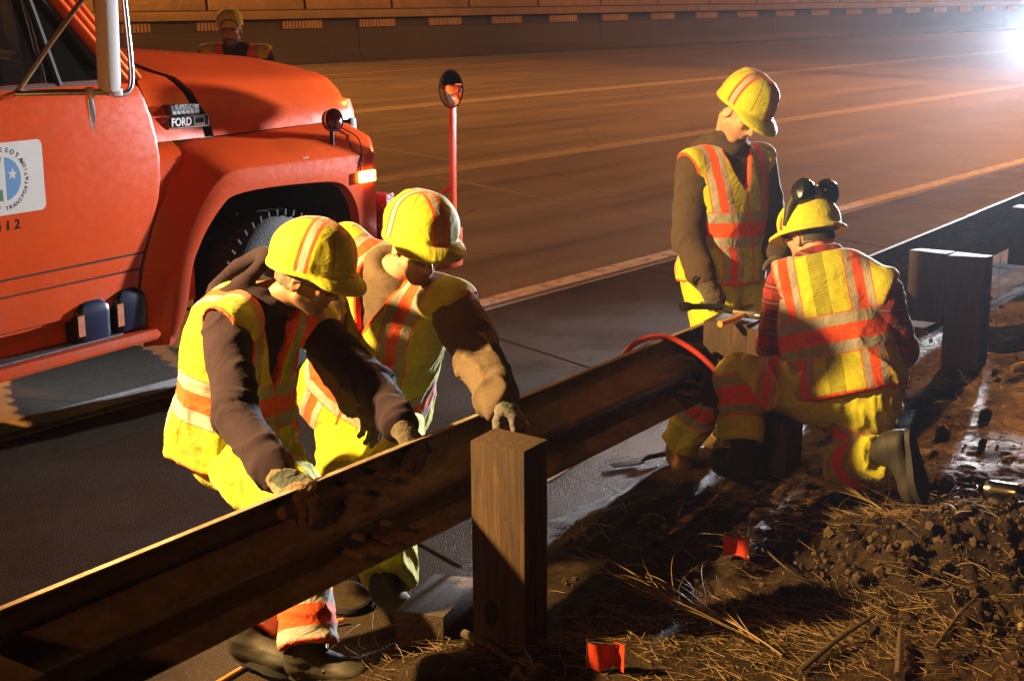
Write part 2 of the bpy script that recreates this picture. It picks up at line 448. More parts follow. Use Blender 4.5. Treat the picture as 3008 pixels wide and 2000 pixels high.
for i, (s0, s1) in enumerate(((-2.4, 1.72), (1.56, 5.62), (5.40, 9.45), (9.28, 13.3), (13.1, 17.0))):
    in_parent(rail_beam(s0, s1, ZT, grail, .006 * (i % 2)), grail)
bolt = MB(); bolt.tube([nf * .012, nf * -.09], .011, 6); bme = bolt.build('splice_bolt', M_rail, grail); first = True
for s in (3.20, 3.34, 5.42, 5.58, 9.30, 9.42):
    for z in (.05, .11, .21, .27):
        o = bme if first else link(bme.copy(), grail); first = False
        o.location = rl(s, 0, ZT - .33 + z) - grail.location
tag(grail, 'long weathered steel guard rail running diagonally past the workers', 'guard rail')
g = G('weathered_timber', 0.8)
v = g.n('Mapping', None, Vector=g.co(), Scale=(14, 14, 1.2)).outputs[0]
wn1 = g.noise(4, 6, 0.65, v, 0.6); wn2 = g.noise(3, 5, 0.6)
c = g.ramp(wn1, [(0.28, (0.018, 0.008, 0.004)), (0.5, (0.052, 0.025, 0.012)), (0.75, (0.10, 0.050, 0.024))])
c = g.mix(g.mapr(wn2, 0.42, 0.66, 0, 0.75), c, (0.035, 0.024, 0.016))
g.set(Base_Color=c); g.bump(wn1, 0.6, 0.006); M_timber = g.m
def rough_box(dx, dy, z0, z1, seed, bev=.008):
    """timber: x along the rail, y across, slightly out of true"""
    r = random.Random(seed); v = []
    for z in (z0, z1):
        for sx, sy in ((-1, -1), (1, -1), (1, 1), (-1, 1)):
            v.append((sx * dx / 2 + r.uniform(-.003, .003), sy * dy / 2 + r.uniform(-.003, .003), z + (r.uniform(-.006, .006) if z == z1 else 0)))
    return v
BOXF = [(0,3,2,1),(4,5,6,7),(0,1,5,4),(1,2,6,5),(2,3,7,6),(3,0,4,7)]
def guard_post(s, block, lab, tilt=(0, 0), top=.80, size=(.16, .20), b0=.315):
    q = rl(s, b0); e = empty('guardrail_post', (q.x, q.y, 0), math.pi / 2 - R_(RAIL))
    e.rotation_euler = (tilt[0], tilt[1], math.pi / 2 - R_(RAIL))
    mb = MB(); mb.add(rough_box(size[0], size[1], -.35, top, int(s * 10)), BOXF)
    po = mb.build('post', M_timber, e, .006)
    if block:
        mb = MB(); mb.add([(x, y + (size[1] / 2 + .104), z) for x, y, z in rough_box(.155, .20, top - .37, top + .008, int(s * 10) + 5)], BOXF)
        mb.build('blockout', M_timber, e, .006)
        mb = MB(); mb.tube([(0, -size[1] / 2 - .012, top - .19), (0, -size[1] / 2 + .02, top - .19)], .014, 6); mb.build('bolt', M_rail, e)
    return tag(e, lab, 'post', 'timber posts of the guard rail')
guard_post(1.64, True, 'timber guard rail post beyond the lower left corner')
p1 = guard_post(3.55, False, 'bare timber post in the foreground under the reaching glove', (0, R_(-.6)), .81, (.132, .200), .325)
guard_post(5.47, True, 'timber post with block between the standing and the kneeling worker', b0=.36)
guard_post(7.60, True, 'tall timber post with block at the right, lit from above', (R_(-1.5), R_(2.0)), .80, b0=.52)
guard_post(9.55, True, 'farthest timber post with block at the right edge', b0=.50)
guard_post(11.25, True, 'timber post beyond the right edge of the picture')
# old bolt hole and stub at the foot of the near post
mb = MB(); mb.lathe([(.001, 0), (.030, 0), (.030, .004), (.001, .004)], None, 14)
hole = mb.build('bolt_hole', simple('hole_black', (0.004, 0.003, 0.002), 0.9), p1)
hole.rotation_euler = (0, R_(-90), 0); hole.location = (-.0668, .03, .245); hole.scale = (1.5, .8, 1)
# loose timbers
def loose_timber(name, s, b, rz, dims, lab, z=0.0, tiltx=0.0):
    q = rl(s, b); e = bpy.data.objects.new(name, None)
    mb = MB(); L, W, H = dims; r = random.Random(int(s * 31))
    v = [(sx * L / 2 + r.uniform(-.01, .01), sy * W / 2, z_) for z_ in (0, H) for sx, sy in ((-1, -1), (1, -1), (1, 1), (-1, 1))]
    mb.add(v, BOXF); o = mb.build(name, M_timber2, None, .008)
    o.location = (q.x, q.y, z); o.rotation_euler = (tiltx, 0, math.pi / 2 - R_(RAIL) + rz)
    return tag(o, lab, 'timber')
g = G('lying_timber', 0.8); v = g.n('Mapping', None, Vector=g.co(), Scale=(1.2, 14, 14)).outputs[0]
w1 = g.noise(4, 6, 0.65, v, 0.6)
g.set(Base_Color=g.ramp(w1, [(0.28, (0.02, 0.013, 0.008)), (0.5, (0.055, 0.036, 0.022)), (0.75, (0.10, 0.07, 0.045))])); g.bump(w1, 0.6, 0.006); M_timber2 = g.m
loose_timber('timber_block', 3.62, -.02, .25, (.34, .17, .17), 'short timber block lying behind the near post', .01)
loose_timber('timber_plank', 7.25, -.13, .05, (.95, .16, .15), 'pale timber lying on the ground by the right post', .0)
loose_timber('timber_plank', 9.3, -.1, -.06, (1.2, .14, .12), 'long timber on the ground near the right edge', .0)
# ================================================================== the orange truck
TPH = 32.0
tF = dirv(TPH); tO = Vector((tF.y, -tF.x, 0))
S0T, W0T = 6.03, -6.3
tq = tF * S0T + tO * W0T
truck = empty('dump_truck', (tq.x, tq.y, 0), math.pi / 2 - R_(TPH))
tag(truck, 'orange highway department truck with round fender mirror parked behind the bending workers', 'truck')
def X(s): return s - S0T
g = G('orange_truck_paint', 0.24, 0, 0.3)
tn = g.noise(1.6, 5, 0.6); ts = g.noise(26, 4, 0.7)
c = g.mix(g.mapr(tn, 0.35, 0.7), (0.72, 0.080, 0.010), (0.62, 0.066, 0.010))
c = g.mix(g.mapr(ts, 0.68, 0.85, 0, 0.25), c, (0.40, 0.09, 0.035))
zc = g.n('SeparateXYZ', None, Vector=g.co()).outputs[2]
dirt = g.math('MULTIPLY', g.mapr(zc, 0.95, 0.35, 0, 1), g.mapr(g.noise(7, 6, 0.7), 0.35, 0.65))
c = g.mix(g.math('MULTIPLY', dirt, 0.55), c, (0.10, 0.055, 0.035))
g.set(Base_Color=c, Roughness=g.math('ADD', g.mapr(ts, 0.3, 0.7, 0.20, 0.27), g.math('MULTIPLY', dirt, 0.3)), Coat_Weight=0.0)
g.bump(g.noise(1.3, 2, 0.4), 0.05, 0.02)
M_or = g.m
M_blk = simple('black_rubber_trim', (0.012, 0.012, 0.013), 0.6)
M_dark = simple('dark_chassis', (0.02, 0.018, 0.017), 0.8)
M_chrome = simple('chrome_mirror_steel', (0.62, 0.60, 0.57), 0.28, 1.0, 0.08, 10)
M_bright = simple('polished_steel', (0.85, 0.86, 0.88), 0.16, 1.0, 0.05, 10)
g = G('convex_mirror_glass', 0.02, 1.0); g.set(Base_Color=(0.85, 0.85, 0.85)); M_mirror = g.m
g = G('cab_window_glass', 0.04, 0, 0.5); g.set(Base_Color=(0.03, 0.035, 0.035), Transmission_Weight=0.75, IOR=1.45); M_glass = g.m
M_seat = simple('cab_interior', (0.03, 0.026, 0.024), 0.85)
M_tyre = simple('tyre_rubber', (0.008, 0.008, 0.009), 0.8, 0, 0.2, 20, 0.5, 60, 0.004)
M_rim = simple('painted_wheel_rim', (0.30, 0.06, 0.02), 0.5)
TP = []   # every part is made in truck coordinates
def part(mb, name, mat, bevel=0, parent=None, seg=2, sharp=35):
    return mb.build(name, mat, parent or truck, bevel, None, seg, sharp)
def smooth_line(pts, n):
    """Catmull-Rom through points"""
    P = [Vector(p) for p in pts]; out = []
    m = len(P) - 1
    for k in range(n + 1):
        t = k / n * m; i = min(int(t), m - 1); u = t - i
        a, b, c_, d = P[max(i-1, 0)], P[i], P[i+1], P[min(i+2, m)]
        out.append(0.5 * ((2*b) + (c_-a)*u + (2*a-5*b+4*c_-d)*u*u + (3*b-a-3*c_+d)*u**3))
    return out
# ---- hood: cross sections from the cowl to the nose
def hood_section(s):
    zc_ = np.interp(s, [5.3, 5.9, 6.3, 6.7, 6.95, 7.06], [1.905, 1.865, 1.825, 1.785, 1.745, 1.69])
    zr = np.interp(s, [5.3, 5.6, 6.33, 6.8, 7.0, 7.06], [1.745, 1.712, 1.675, 1.652, 1.632, 1.60])
    yr = np.interp(s, [5.3, 6.6, 6.95, 7.06], [.70, .66, .64, .615])
    yl = np.interp(s, [5.3, 6.6, 6.95, 7.06], [.815, .785, .765, .74])
    pts = [(0, zc_), (.18, zc_ - .006), (.36, zc_ - .030), (yr - .13, zr + .045), (yr - .04, zr + .016), (yr, zr - .018), (yr + .035, zr - .07), (yl - .03, 1.52), (yl - .006, 1.45), (yl, 1.405)]
    return pts
def hood_part(s0, s1, name, n=16, parent=None):
    mb = MB(); rows = []
    for k in range(n + 1):
        s = s0 + (s1 - s0) * k / n
        # the rear edge of the hood leans back towards the top
        h = hood_section(s); row = []
        full = [(-y, z) for y, z in reversed(h)] + h[1:]
        for y, z in full: row.append((s, y, z))
        rows.append(row)
    return rows
def lean(s, z, y, k):      # rear seam: further back high up
    t = np.interp(z, [1.40, 1.60, 1.72, 1.80, 1.9], [0, -.035, -.11, -.24, -.36])
    return s + t * k
n = 22; rows = []
for k in range(n + 1):
    u = k / n; s = 5.768 + (7.06 - 5.768) * u
    h = hood_section(s); full = [(-y, z) for y, z in reversed(h)] + h[1:]
    rows.append([(X(lean(s, z, y, (1 - u) ** 2)), y, z) for y, z in full])
m = len(rows[0]); v = [p for r in rows for p in r]; f = []
for i in range(n):
    for j in range(m - 1): f.append((i*m+j, i*m+j+1, (i+1)*m+j+1, (i+1)*m+j))
nose = len(v)      # nose: pulled in and closed
for (x, y, z) in rows[-1]: v.append((X(7.085), y * .985, 1.41 + (z - 1.41) * .94))
for j in range(m - 1): f.append((n*m+j, n*m+j+1, nose+j+1, nose+j))
f.append(tuple(nose + j for j in range(m)))
mb = MB(); mb.add(v, f, True); hood = part(mb, 'hood', M_or)
# little dents near the front of the hood top are in its material; the seam is a dark strip behind it
mb = MB(); A = []; B = []
for (s0, lst) in ((5.690, A), (5.785, B)):
    h = hood_section(5.74); full = [(-y, z) for y, z in reversed(h)] + h[1:]
    for y, z in full: lst.append((X(lean(s0, z, y, 1)), y * .975, z - .022))
mb.strip(A, B); part(mb, 'hood_seam', M_blk)
# cowl behind the seam up to the door
rows = []
for k in range(7):
    u = k / 6; row = []
    h = hood_section(5.70); full = [(-y, z) for y, z in reversed(h)] + h[1:]
    for y, z in full:
        s1 = lean(5.700, z, y, 1); s0 = np.interp(z, [1.40, 1.6, 1.76, 1.95], [5.235, 5.19, 5.13, 5.28])
        bulge = (1 - u) * .075 * np.interp(z, [1.40, 1.72, 1.8], [1, 1, 0])
        row.append((X(s1 + (s0 - s1) * u), y * 1.0 + math.copysign(.06 * u, y) * min(1, abs(y) / .6), z + .012 * u))
    rows.append(row)
m = len(rows[0]); v = [p for r in rows for p in r]
f = [(i*m+j, (i+1)*m+j, (i+1)*m+j+1, i*m+j+1) for i in range(6) for j in range(m - 1)]
mb = MB(); mb.add(v, f, True); part(mb, 'cowl', M_or)
# ---- fenders
arch = [(5.205, .40), (5.268, .50), (5.316, .60), (5.361, .772), (5.42, .875), (5.49, .963), (5.60, 1.06), (5.701, 1.108), (5.978, 1.118), (6.385, 1.101), (6.56, 1.082), (6.65, 1.045), (6.716, .975), (6.758, .88), (6.775, .70), (6.78, .50), (6.785, .40)]
outer = [(5.165, .40), (5.195, .50), (5.235, .64), (5.287, .79), (5.335, .90), (5.391, 1.004), (5.475, 1.105), (5.57, 1.182), (5.733, 1.232), (6.052, 1.229), (6.42, 1.221), (6.709, 1.214), (6.86, 1.212), (6.925, 1.20), (6.928, 1.0), (6.93, .75), (6.93, .50)]
body = [(5.06, .40), (5.062, .52), (5.068, .66), (5.09, .80), (5.145, .93), (5.20, 1.045), (5.27, 1.14), (5.35, 1.245), (5.45, 1.385), (6.05, 1.398), (6.42, 1.40), (6.72, 1.402), (6.93, 1.385), (7.06, 1.33), (7.07, 1.05), (7.075, .80), (7.075, .50)]
for sgn in (-1, 1):
    mb = MB()
    nn = 48
    # resample the three lines to the same count
    def rs(L): return smooth_line([(a, b, 0) for a, b in L], nn)
    Ar, Ou, Bo = rs(arch), rs(outer), rs(body)
    def yb(p):   # body line: beside the door low and rear, up at the hood seam on top
        return np.interp(p.y, [.4, 1.10, 1.25, 1.385], [.925, .92, .90, .80]) if p.x < 5.5 else np.interp(p.x, [5.5, 6.95, 7.06], [.79, .79, .70])
    L0 = [(X(p.x), sgn * .935, p.y - .012) for p in Ar]
    L1 = [(X(p.x), sgn * .998, p.y) for p in Ar]
    L2 = [(X(p.x), sgn * 1.000, p.y) for p in Ou]
    L25 = [(X(o.x + (b.x - o.x) * .08), sgn * (.992), o.y + (b.y - o.y) * .08) for o, b in zip(Ou, Bo)]
    L3 = [(X(o.x + (b.x - o.x) * .55), sgn * (.94 if o.x < 5.5 else .92), o.y + (b.y - o.y) * .62) for o, b in zip(Ou, Bo)]
    L4 = [(X(p.x), sgn * float(yb(p)), p.y) for p in Bo]
    rowsF = [L0, L1, L2, L25, L3, L4]; m = nn + 1
    v = [p for r in rowsF for p in r]
    f = [(i*m+j, i*m+j+1, (i+1)*m+j+1, (i+1)*m+j) for i in range(5) for j in range(nn)]
    mb.add(v, f, True)
    part(mb, 'fender', M_or)
    mb = MB(); cz_ = [(.58, .912), (1.0, .912), (1.20, .908), (1.31, .885), (1.37, .85), (1.404, .80)]
    cv = [(X(q), sgn * y, z) for q in (5.04, 5.25, 5.46) for z, y in cz_]; cn = len(cz_)
    mb.add(cv, [(i*cn+j, i*cn+j+1, (i+1)*cn+j+1, (i+1)*cn+j) for i in range(2) for j in range(cn - 1)], True); part(mb, 'cowl_side', M_or)
    # inner arch liner, closes the wheel well in the dark
    mb = MB(); A = [(X(p.x), sgn * .93, p.y - .004) for p in Ar]; B = [(X(p.x), sgn * .30, p.y - .004) for p in Ar]
    mb.strip(A, B); mb.add([(X(p.x), sgn * .30, p.y) for p in Ar], [tuple(range(m))]); part(mb, 'wheel_well', M_dark)
    # panel joint near the front of the fender and amber side lamp
    mb = MB(); jl = smooth_line([(X(6.74), sgn * .80, 1.404), (X(6.80), sgn * .88, 1.36), (X(6.825), sgn * .957, 1.31), (X(6.80), sgn * 1.001, 1.215), (X(6.765), sgn * 1.001, 1.06)], 16)
    mb.tube(jl, .0035, 5); part(mb, 'panel_joint', M_blk)
# ---- grille front and headlamps (seen only from the front)
mb = MB(); mb.box((X(7.02), 0, 1.08), (.06, 1.55, .66)); part(mb, 'grille', M_blk, .02)
for k in range(7):
    mb = MB(); mb.box((X(7.06), 0, .82 + k * .09), (.03, 1.2, .03)); part(mb, 'grille_bar', M_bright, .006)
for sgn in (-1, 1):
    mb = MB(); mb.lathe([(.001, 0), (.085, 0), (.095, .02), (.09, .035), (.06, .05), (.001, .055)], Matrix.Translation((X(7.05), sgn * .70, 1.10)) @ Matrix.Rotation(R_(90), 4, 'Y'), 20)
    part(mb, 'headlamp', M_bright)
M_amber = emis('lit_amber_lens', (1.0, 0.50, 0.06), 14.0)
for sgn in (-1, 1):
    mb = MB(); mb.box((X(6.835), sgn * 1.008, 1.088), (.140, .030, .066)); part(mb, 'side_lamp', M_amber, .006)
# ---- red beacon on the fender
M_redlens = simple('red_lens', (0.16, 0.008, 0.008), 0.12, 0, 0.3, 60, 0.5, 120, 0.003)
rot = Matrix.Rotation(R_(80), 4, 'X') @ Matrix.Rotation(R_(-12), 4, 'Y')
c0 = Vector((X(6.60), -.94, 1.432))
for i, sg in enumerate((-1,)):
    mb = MB(); mb.lathe([(.001, -.035), (.045, -.032), (.062, -.012), (.064, .012), (.058, .022), (.001, .024)], Matrix.Translation(c0) @ rot, 24); b = part(mb, 'beacon', M_blk)
    mb = MB(); mb.lathe([(.001, .020), (.056, .022), (.054, .030), (.036, .040), (.001, .044)], Matrix.Translation(c0) @ rot, 24); mb.build('red_lens', M_redlens, b)
    mb = MB(); mb.lathe([(.055, .018), (.0665, .018), (.0665, .030), (.055, .030), (.055, .018)], Matrix.Translation(c0) @ rot, 24, True, False); mb.build('chrome_ring', M_bright, b)
    mb = MB(); mb.tube([(c0.x, c0.y, 1.29), (c0.x, c0.y, 1.39)], .013, 8); mb.build('stem', M_blk, b)
# ---- cab: lower body, door, window frame, roof
mb = MB()   # cab shell behind/below the doors
for sgn in (-1, 1):
    pl = [(3.2, .62), (5.075, .62), (5.10, .80), (5.15, .95), (5.20, 1.07), (5.245, 1.20), (5.25, 1.36), (5.22, 1.52), (5.175, 1.66), (5.13, 1.75), (3.2, 1.75)]
    mb.prism([(X(a), b) for a, b in pl], sgn * .80, sgn * .905)
part(mb, 'cab_body', M_or)
# door skins (the passenger door is the one in the picture)
win = [(4.98, 1.735), (4.62, 2.14), (4.50, 2.235), (4.40, 2.26), (3.90, 2.27), (3.82, 2.2), (3.82, 1.735)]
for sgn in (-1, 1):
    dl = [(3.72, .64), (5.05, .64), (5.075, .80), (5.12, .93), (5.175, 1.05), (5.225, 1.19), (5.236, 1.36), (5.206, 1.52), (5.162, 1.65), (5.12, 1.735)]
    dl2 = smooth_line([(a, b, 0) for a, b in dl[1:]], 30)
    outline = [(3.72, .64)] + [(p.x, p.y) for p in dl2] + [(3.72, 1.735)]
    mb = MB()
    # slightly crowned skin in horizontal strips
    zs = [.64, .70, .76, .80, .806, .812, .84, .880, .886, .892, .95, 1.05, 1.15, 1.25, 1.35, 1.45, 1.55, 1.65, 1.70, 1.735]
    yy = [.920, .924, .926, .927, .917, .929, .931, .933, .921, .935, .938, .942, .945, .946, .946, .945, .942, .936, .928, .91]
    fx = np.interp(zs, [p.y for p in dl2], [p.x for p in dl2])
    R0 = [(X(3.72), sgn * y, z) for y, z in zip(yy, zs)]; R1 = [(X(4.4), sgn * (y + .004), z) for y, z in zip(yy, zs)]
    R2 = [(X(q - .03), sgn * y, z) for q, y, z in zip(fx, yy, zs)]; R3 = [(X(q - .006), sgn * (y - .006), z) for q, y, z in zip(fx, yy, zs)]; R4 = [(X(q - .004), sgn * (y - .03), z) for q, y, z in zip(fx, yy, zs)]
    m = len(zs); v = R0 + R1 + R2 + R3 + R4
    f = [(i*m+j, i*m+j+1, (i+1)*m+j+1, (i+1)*m+j) for i in range(4) for j in range(m - 1)]
    mb.add(v, f, True); door = part(mb, 'door', M_or)
    if sgn < 0: door0 = door
    mb = MB(); ed = [(X(p.x + .004), sgn * .915, p.y) for p in dl2]; mb.tube(ed, .007, 5); mb.build('door_gap', M_blk, door)
    mb = MB(); mb.tube([(X(3.72), sgn * .925, .809), (X(5.07), sgn * .925, .806)], .0045, 5); mb.tube([(X(3.72), sgn * .929, .886), (X(5.10), sgn * .93, .886)], .006, 5); mb.build('body_crease', M_blk, door)
    # window: rubber frame, vent post, glass
    w3 = [(X(a), sgn * (.90 - .10 * (b - 1.735)), b) for a, b in win]
    mb = MB(); mb.tube(w3 + [w3[0]], .016, 6); mb.tube([(X(4.66), sgn * .905, 1.735), (X(4.53), sgn * .86, 2.2)], .015, 6); mb.build('window_frame', M_blk, door)
    mb = MB(); mb.add(w3, [tuple(range(len(w3)))]); mb.build('window_glass', M_glass, door)
    # pillar: three parallel folds
    for k, (o, r) in enumerate(((.0, .030), (.055, .034), (.115, .030))):
        mb = MB(); mb.tube([(X(5.05 + o * .9), sgn * (.91 - .01 * k), 1.74), (X(4.70 + o * 1.1), sgn * (.86 - .012 * k), 2.13), (X(4.55 + o * 1.1), sgn * (.83 - .012 * k), 2.28)], r, 10); part(mb, 'windshield_pillar', M_or)
mb = MB(); mb.box((X(4.05), 0, 2.34), (1.35, 1.66, .16)); part(mb, 'roof', M_or, .05, seg=4)
mb = MB(); mb.box((X(3.25), 0, 1.5), (.08, 1.7, 1.7)); part(mb, 'cab_back', M_or, .02)
mb = MB(); mb.add([(X(5.12), -.80, 1.80), (X(5.12), .80, 1.80), (X(4.66), .78, 2.26), (X(4.66), -.78, 2.26)], [(0, 1, 2, 3)]); part(mb, 'windshield', M_glass)
mb = MB(); mb.box((X(4.95), 0, 1.62), (.35, 1.6, .28)); part(mb, 'dashboard', M_seat, .04)
mb = MB(); mb.box((X(3.75), 0, 1.05), (.55, 1.5, .35)); mb.box((X(3.48), 0, 1.55), (.18, 1.5, .75)); part(mb, 'seat', M_seat, .06)
mb = MB(); mb.lathe([(.19, -.014), (.215, -.014), (.215, .014), (.19, .014), (.19, -.014)], Matrix.Translation((X(4.55), .42, 1.62)) @ Matrix.Rotation(R_(-58), 4, 'Y'), 28, True, False); part(mb, 'steering_wheel', M_blk)
mb = MB(); mb.box((X(4.2), 0, .62), (1.9, 1.7, .06)); part(mb, 'cab_floor', M_dark)
# ---- running board and step
mb = MB(); mb.prism([(X(3.3), .435), (X(5.09), .445), (X(5.12), .47), (X(5.09), .50), (X(3.3), .50)], -1.0, -.70); part(mb, 'running_board', M_or, .012)
mb = MB(); mb.prism([(X(3.3), .435), (X(5.09), .445), (X(5.12), .47), (X(5.09), .50), (X(3.3), .50)], .70, 1.0); part(mb, 'running_board', M_or, .012)
mb = MB(); mb.box((X(4.15), -.84, .507), (1.5, .24, .008)); part(mb, 'step_plate', simple('worn_step_steel', (0.14, 0.13, 0.14), 0.5, 0.6, 0.4, 14, 0.5, 80))
mb = MB(); mb.prism([(X(3.3), .44), (X(5.0), .44), (X(5.05), .66), (X(3.3), .66)], -.86, -.80); mb.prism([(X(3.3), .44), (X(5.0), .44), (X(5.05), .66), (X(3.3), .66)], .80, .86); part(mb, 'rocker_panel', M_or)
# ---- chassis, dump body, wheels
mb = MB(); mb.box((X(4.0), -.40, .72), (6.2, .09, .24)); mb.box((X(4.0), .40, .72), (6.2, .09, .24)); mb.box((X(6.03), 0, .50), (.12, 1.5, .12)); part(mb, 'chassis', M_dark, .01)
mb = MB(); mb.box((X(6.2), 0, .95), (.9, .6, .5)); part(mb, 'engine', M_dark, .05)
mb = MB(); mb.box((X(1.4), 0, 1.75), (3.3, 1.9, 1.3)); mb.box((X(3.02), 0, 2.2), (.10, 1.95, 1.0)); part(mb, 'dump_body', M_or, .04)
def wheel(s, y, w=.24):
    e = bpy.data.objects.new('wheel', None); link(e, truck); e.location = (X(s), y, .485)
    M = Matrix.Rotation(R_(90), 4, 'X'); r = .485
    mb = MB(); mb.lathe([(.27, -w/2), (.36, -w/2 - .012), (.44, -w/2), (.475, -w/2 + .03), (r, -w/4), (r, w/4), (.475, w/2 - .03), (.44, w/2), (.36, w/2 + .012), (.27, w/2)], M, 40, True, False)
    for k in range(44):
        a = 2 * math.pi * k / 44
        for sg in (-1, 1):
            mb.box((math.cos(a) * (r - .004), sg * w * .36, math.sin(a) * (r - .004)), (.035, w * .26, .012), Matrix.Rotation(-a, 3, 'Y'))
    mb.build('tyre', M_tyre, e)
    mb = MB(); mb.lathe([(.001, -.02), (.12, -.02), (.13, .02), (.20, .01), (.275, -.05), (.28, .10), (.27, .10), (.20, .05), (.001, .06)], M, 32); mb.build('rim', M_rim, e)
wheel(6.06, -.86); wheel(6.06, .86); wheel(1.6, -.80, .5); wheel(1.6, .80, .5)
# ---- bumper with tread plate and the round mirror on its pole
g = G('orange_tread_plate', 0.4); vor = g.n('TexVoronoi', {'feature': 'F1'}, Vector=g.co(), Scale=38.0).outputs[0]
g.set(Base_Color=g.mix(g.mapr(vor, .15, .3), (0.75, 0.42, 0.36), (0.34, 0.04, 0.03))); g.bump(g.mapr(vor, .35, .1), .8, .004); M_tread = g.m
bp = [(7.08, -1.04), (7.42, -1.20), (7.57, -1.20), (7.61, -1.10), (7.64, 0), (7.61, 1.10), (7.57, 1.20), (7.42, 1.20), (7.08, 1.04), (7.08, 0)]
mb = MB(); n_ = len(bp)
mb.add([(X(a), b, z) for z in (.45, .700) for a, b in bp], [(i, (i+1) % n_, n_ + (i+1) % n_, n_ + i) for i in range(n_)] + [tuple(range(n_))]); bump_o = part(mb, 'bumper', M_or, .015)
mb = MB(); mb.add([(X(a), b, .703) for a, b in bp], [tuple(range(n_))]); mb.build('tread_plate', M_tread, bump_o)
mb = MB(); mb.prism([(-.98, .95), (-.60, .95), (-.60, .70), (-.98, .70)], X(7.06), X(7.14), 0); mb.build('tread_step', M_tread, bump_o)
mp = bpy.data.objects.new('fender_mirror', None); link(mp, truck)
mx, my = X(7.51), -1.175
mb = MB(); mb.box((mx, my, 1.08), (.042, .012, .80)); mb.box((mx + .015, my + .020, 1.08), (.012, .04, .80)); mb.build('pole', M_or, mp, .002)
mb = MB(); mb.tube([(mx, my, .98), (mx - .10, my + .16, .84), (mx - .16, my + .24, .70)], .012, 6); mb.build('brace', M_or, mp)
fdir = Vector((-.94, .30, .03)).normalized()      # looks back at the cab side
Mm = Matrix.Translation((mx - .02, my - .005, 1.571)) @ fdir.to_track_quat('Z', 'Y').to_matrix().to_4x4()
prf = [(.001, .040)] + [(.118 * math.sin(a), .040 - .034 * (1 - math.cos(a)) / (1 - math.cos(R_(80)))) for a in [R_(x) for x in (10, 20, 30, 40, 50, 60, 70, 80)]]
mb = MB(); mb.lathe([(r_, z_) for r_, z_ in [(.001, .0385), (.02, .0378), (.04, .0352), (.06, .0309), (.08, .0246), (.10, .0160), (.114, .0082)]][::-1], Mm, 40); mb.build('mirror_glass', M_mirror, mp)
mb = MB(); mb.lathe([(.001, -.022), (.06, -.018), (.105, -.004), (.119, .004), (.119, .012), (.112, .010)], Mm, 40, True, False); mb.build('mirror_shell', M_blk, mp)
# ---- door mirror frame of bright tube
db = bpy.data.objects.new('door_mirror', None); link(db, truck)
yo = -1.20
def tp(s, z, y=yo): return (X(s), y, z)
mb = MB(); mb.tube(smooth_line([tp(4.80, 2.35), tp(4.815, 2.1), tp(4.83, 1.85), tp(4.825, 1.745), tp(4.79, 1.705), tp(4.73, 1.70), tp(4.70, 1.705)], 26), .013, 10); mb.build('outer_tube', M_chrome, db)
mb = MB(); mb.tube([tp(4.27, 1.728, -1.06), tp(4.50, 1.722, -1.13), tp(4.745, 1.712)], .015, 10); mb.build('lower_arm', M_chrome, db)
mb = MB(); mb.tube([tp(4.285, 1.73, -1.06), tp(4.44, 1.94, -1.12), tp(4.60, 2.16), tp(4.72, 2.33)], .012, 10); mb.build('brace_tube', M_chrome, db)
mb = MB(); mb.prism([(X(4.635), 1.735), (X(4.665), 1.715), (X(4.705), 1.72), (X(4.715), 1.75), (X(4.735), 2.36), (X(4.655), 2.36)], yo - .055, yo + .02); mb.build('mirror_case', simple('white_mirror_case', (0.78, 0.78, 0.80), 0.3, 0, .05), db, .014)
mb = MB(); mb.prism([(X(4.58), 1.725), (X(4.615), 1.70), (X(4.628), 1.62), (X(4.612), 1.545), (X(4.598), 1.60)], yo + .03, yo + .05); mb.build('hanging_reflector', M_bright, db, .004)
mb = MB(); mb.box((X(4.72), yo, 1.712), (.05, .05, .035)); mb.build('clamp', M_chrome, db, .004); mb = MB(); mb.box((X(4.60), yo + .03, 1.715), (.03, .03, .05)); mb.build('clamp', M_chrome, db, .004)
mb = MB(); mb.tube([(X(4.30), -.93, 1.70), (X(4.28), -1.06, 1.728)], .012, 8); mb.build('bracket', M_chrome, db)
# ---- badges, decal, number (flat lettering as thin raised pieces)
def text_mesh(s, size, M, bold=0.0, align='CENTER', depth=.0008, sx=1.0):
    cu = bpy.data.curves.new('t', 'FONT'); cu.body = s; cu.size = size; cu.align_x = align; cu.align_y = 'CENTER'
    cu.extrude = depth; cu.offset = bold; cu.resolution_u = 3
    o = bpy.data.objects.new('t', cu); col.objects.link(o)
    dg = bpy.context.evaluated_depsgraph_get(); me = bpy.data.meshes.new_from_object(o.evaluated_get(dg))
    bpy.data.objects.remove(o); bpy.data.curves.remove(cu)
    me.transform(Matrix.Diagonal((sx, 1, 1, 1))); me.transform(M); return me
def side(s, z, y, rot=0.0):
    """lettering plane on the passenger side: reads left to right towards the nose"""
    return Matrix.Translation((X(s), y, z)) @ Matrix.Rotation(R_(90), 4, 'X') @ Matrix.Rotation(rot, 4, 'Z')
M_letter = simple('white_enamel', (0.75, 0.75, 0.75), 0.4)
M_navy = simple('navy_print', (0.03, 0.05, 0.12), 0.8, spec=0.15)
M_black = simple('black_print', (0.008, 0.008, 0.008), 0.9, spec=0.1)
tilt = R_(-1.2)
badge = bpy.data.objects.new('badge', None); link(badge, truck)
yb_ = -.835
def bx(mb, s0, s1, z0, z1, y0, y1): return mb.prism([(X(s0), z0), (X(s1), z0 - .004), (X(s1), z1 - .004), (X(s0), z1)], y0, y1)
mb = MB(); bx(mb, 5.405, 5.70, 1.468, 1.533, yb_ - .004, yb_ + .06); mb.build('chrome_bezel', M_bright, badge, .003)
mb = MB(); bx(mb, 5.414, 5.692, 1.477, 1.525, yb_ - .007, yb_ - .002); mb.build('black_field', M_black, badge)
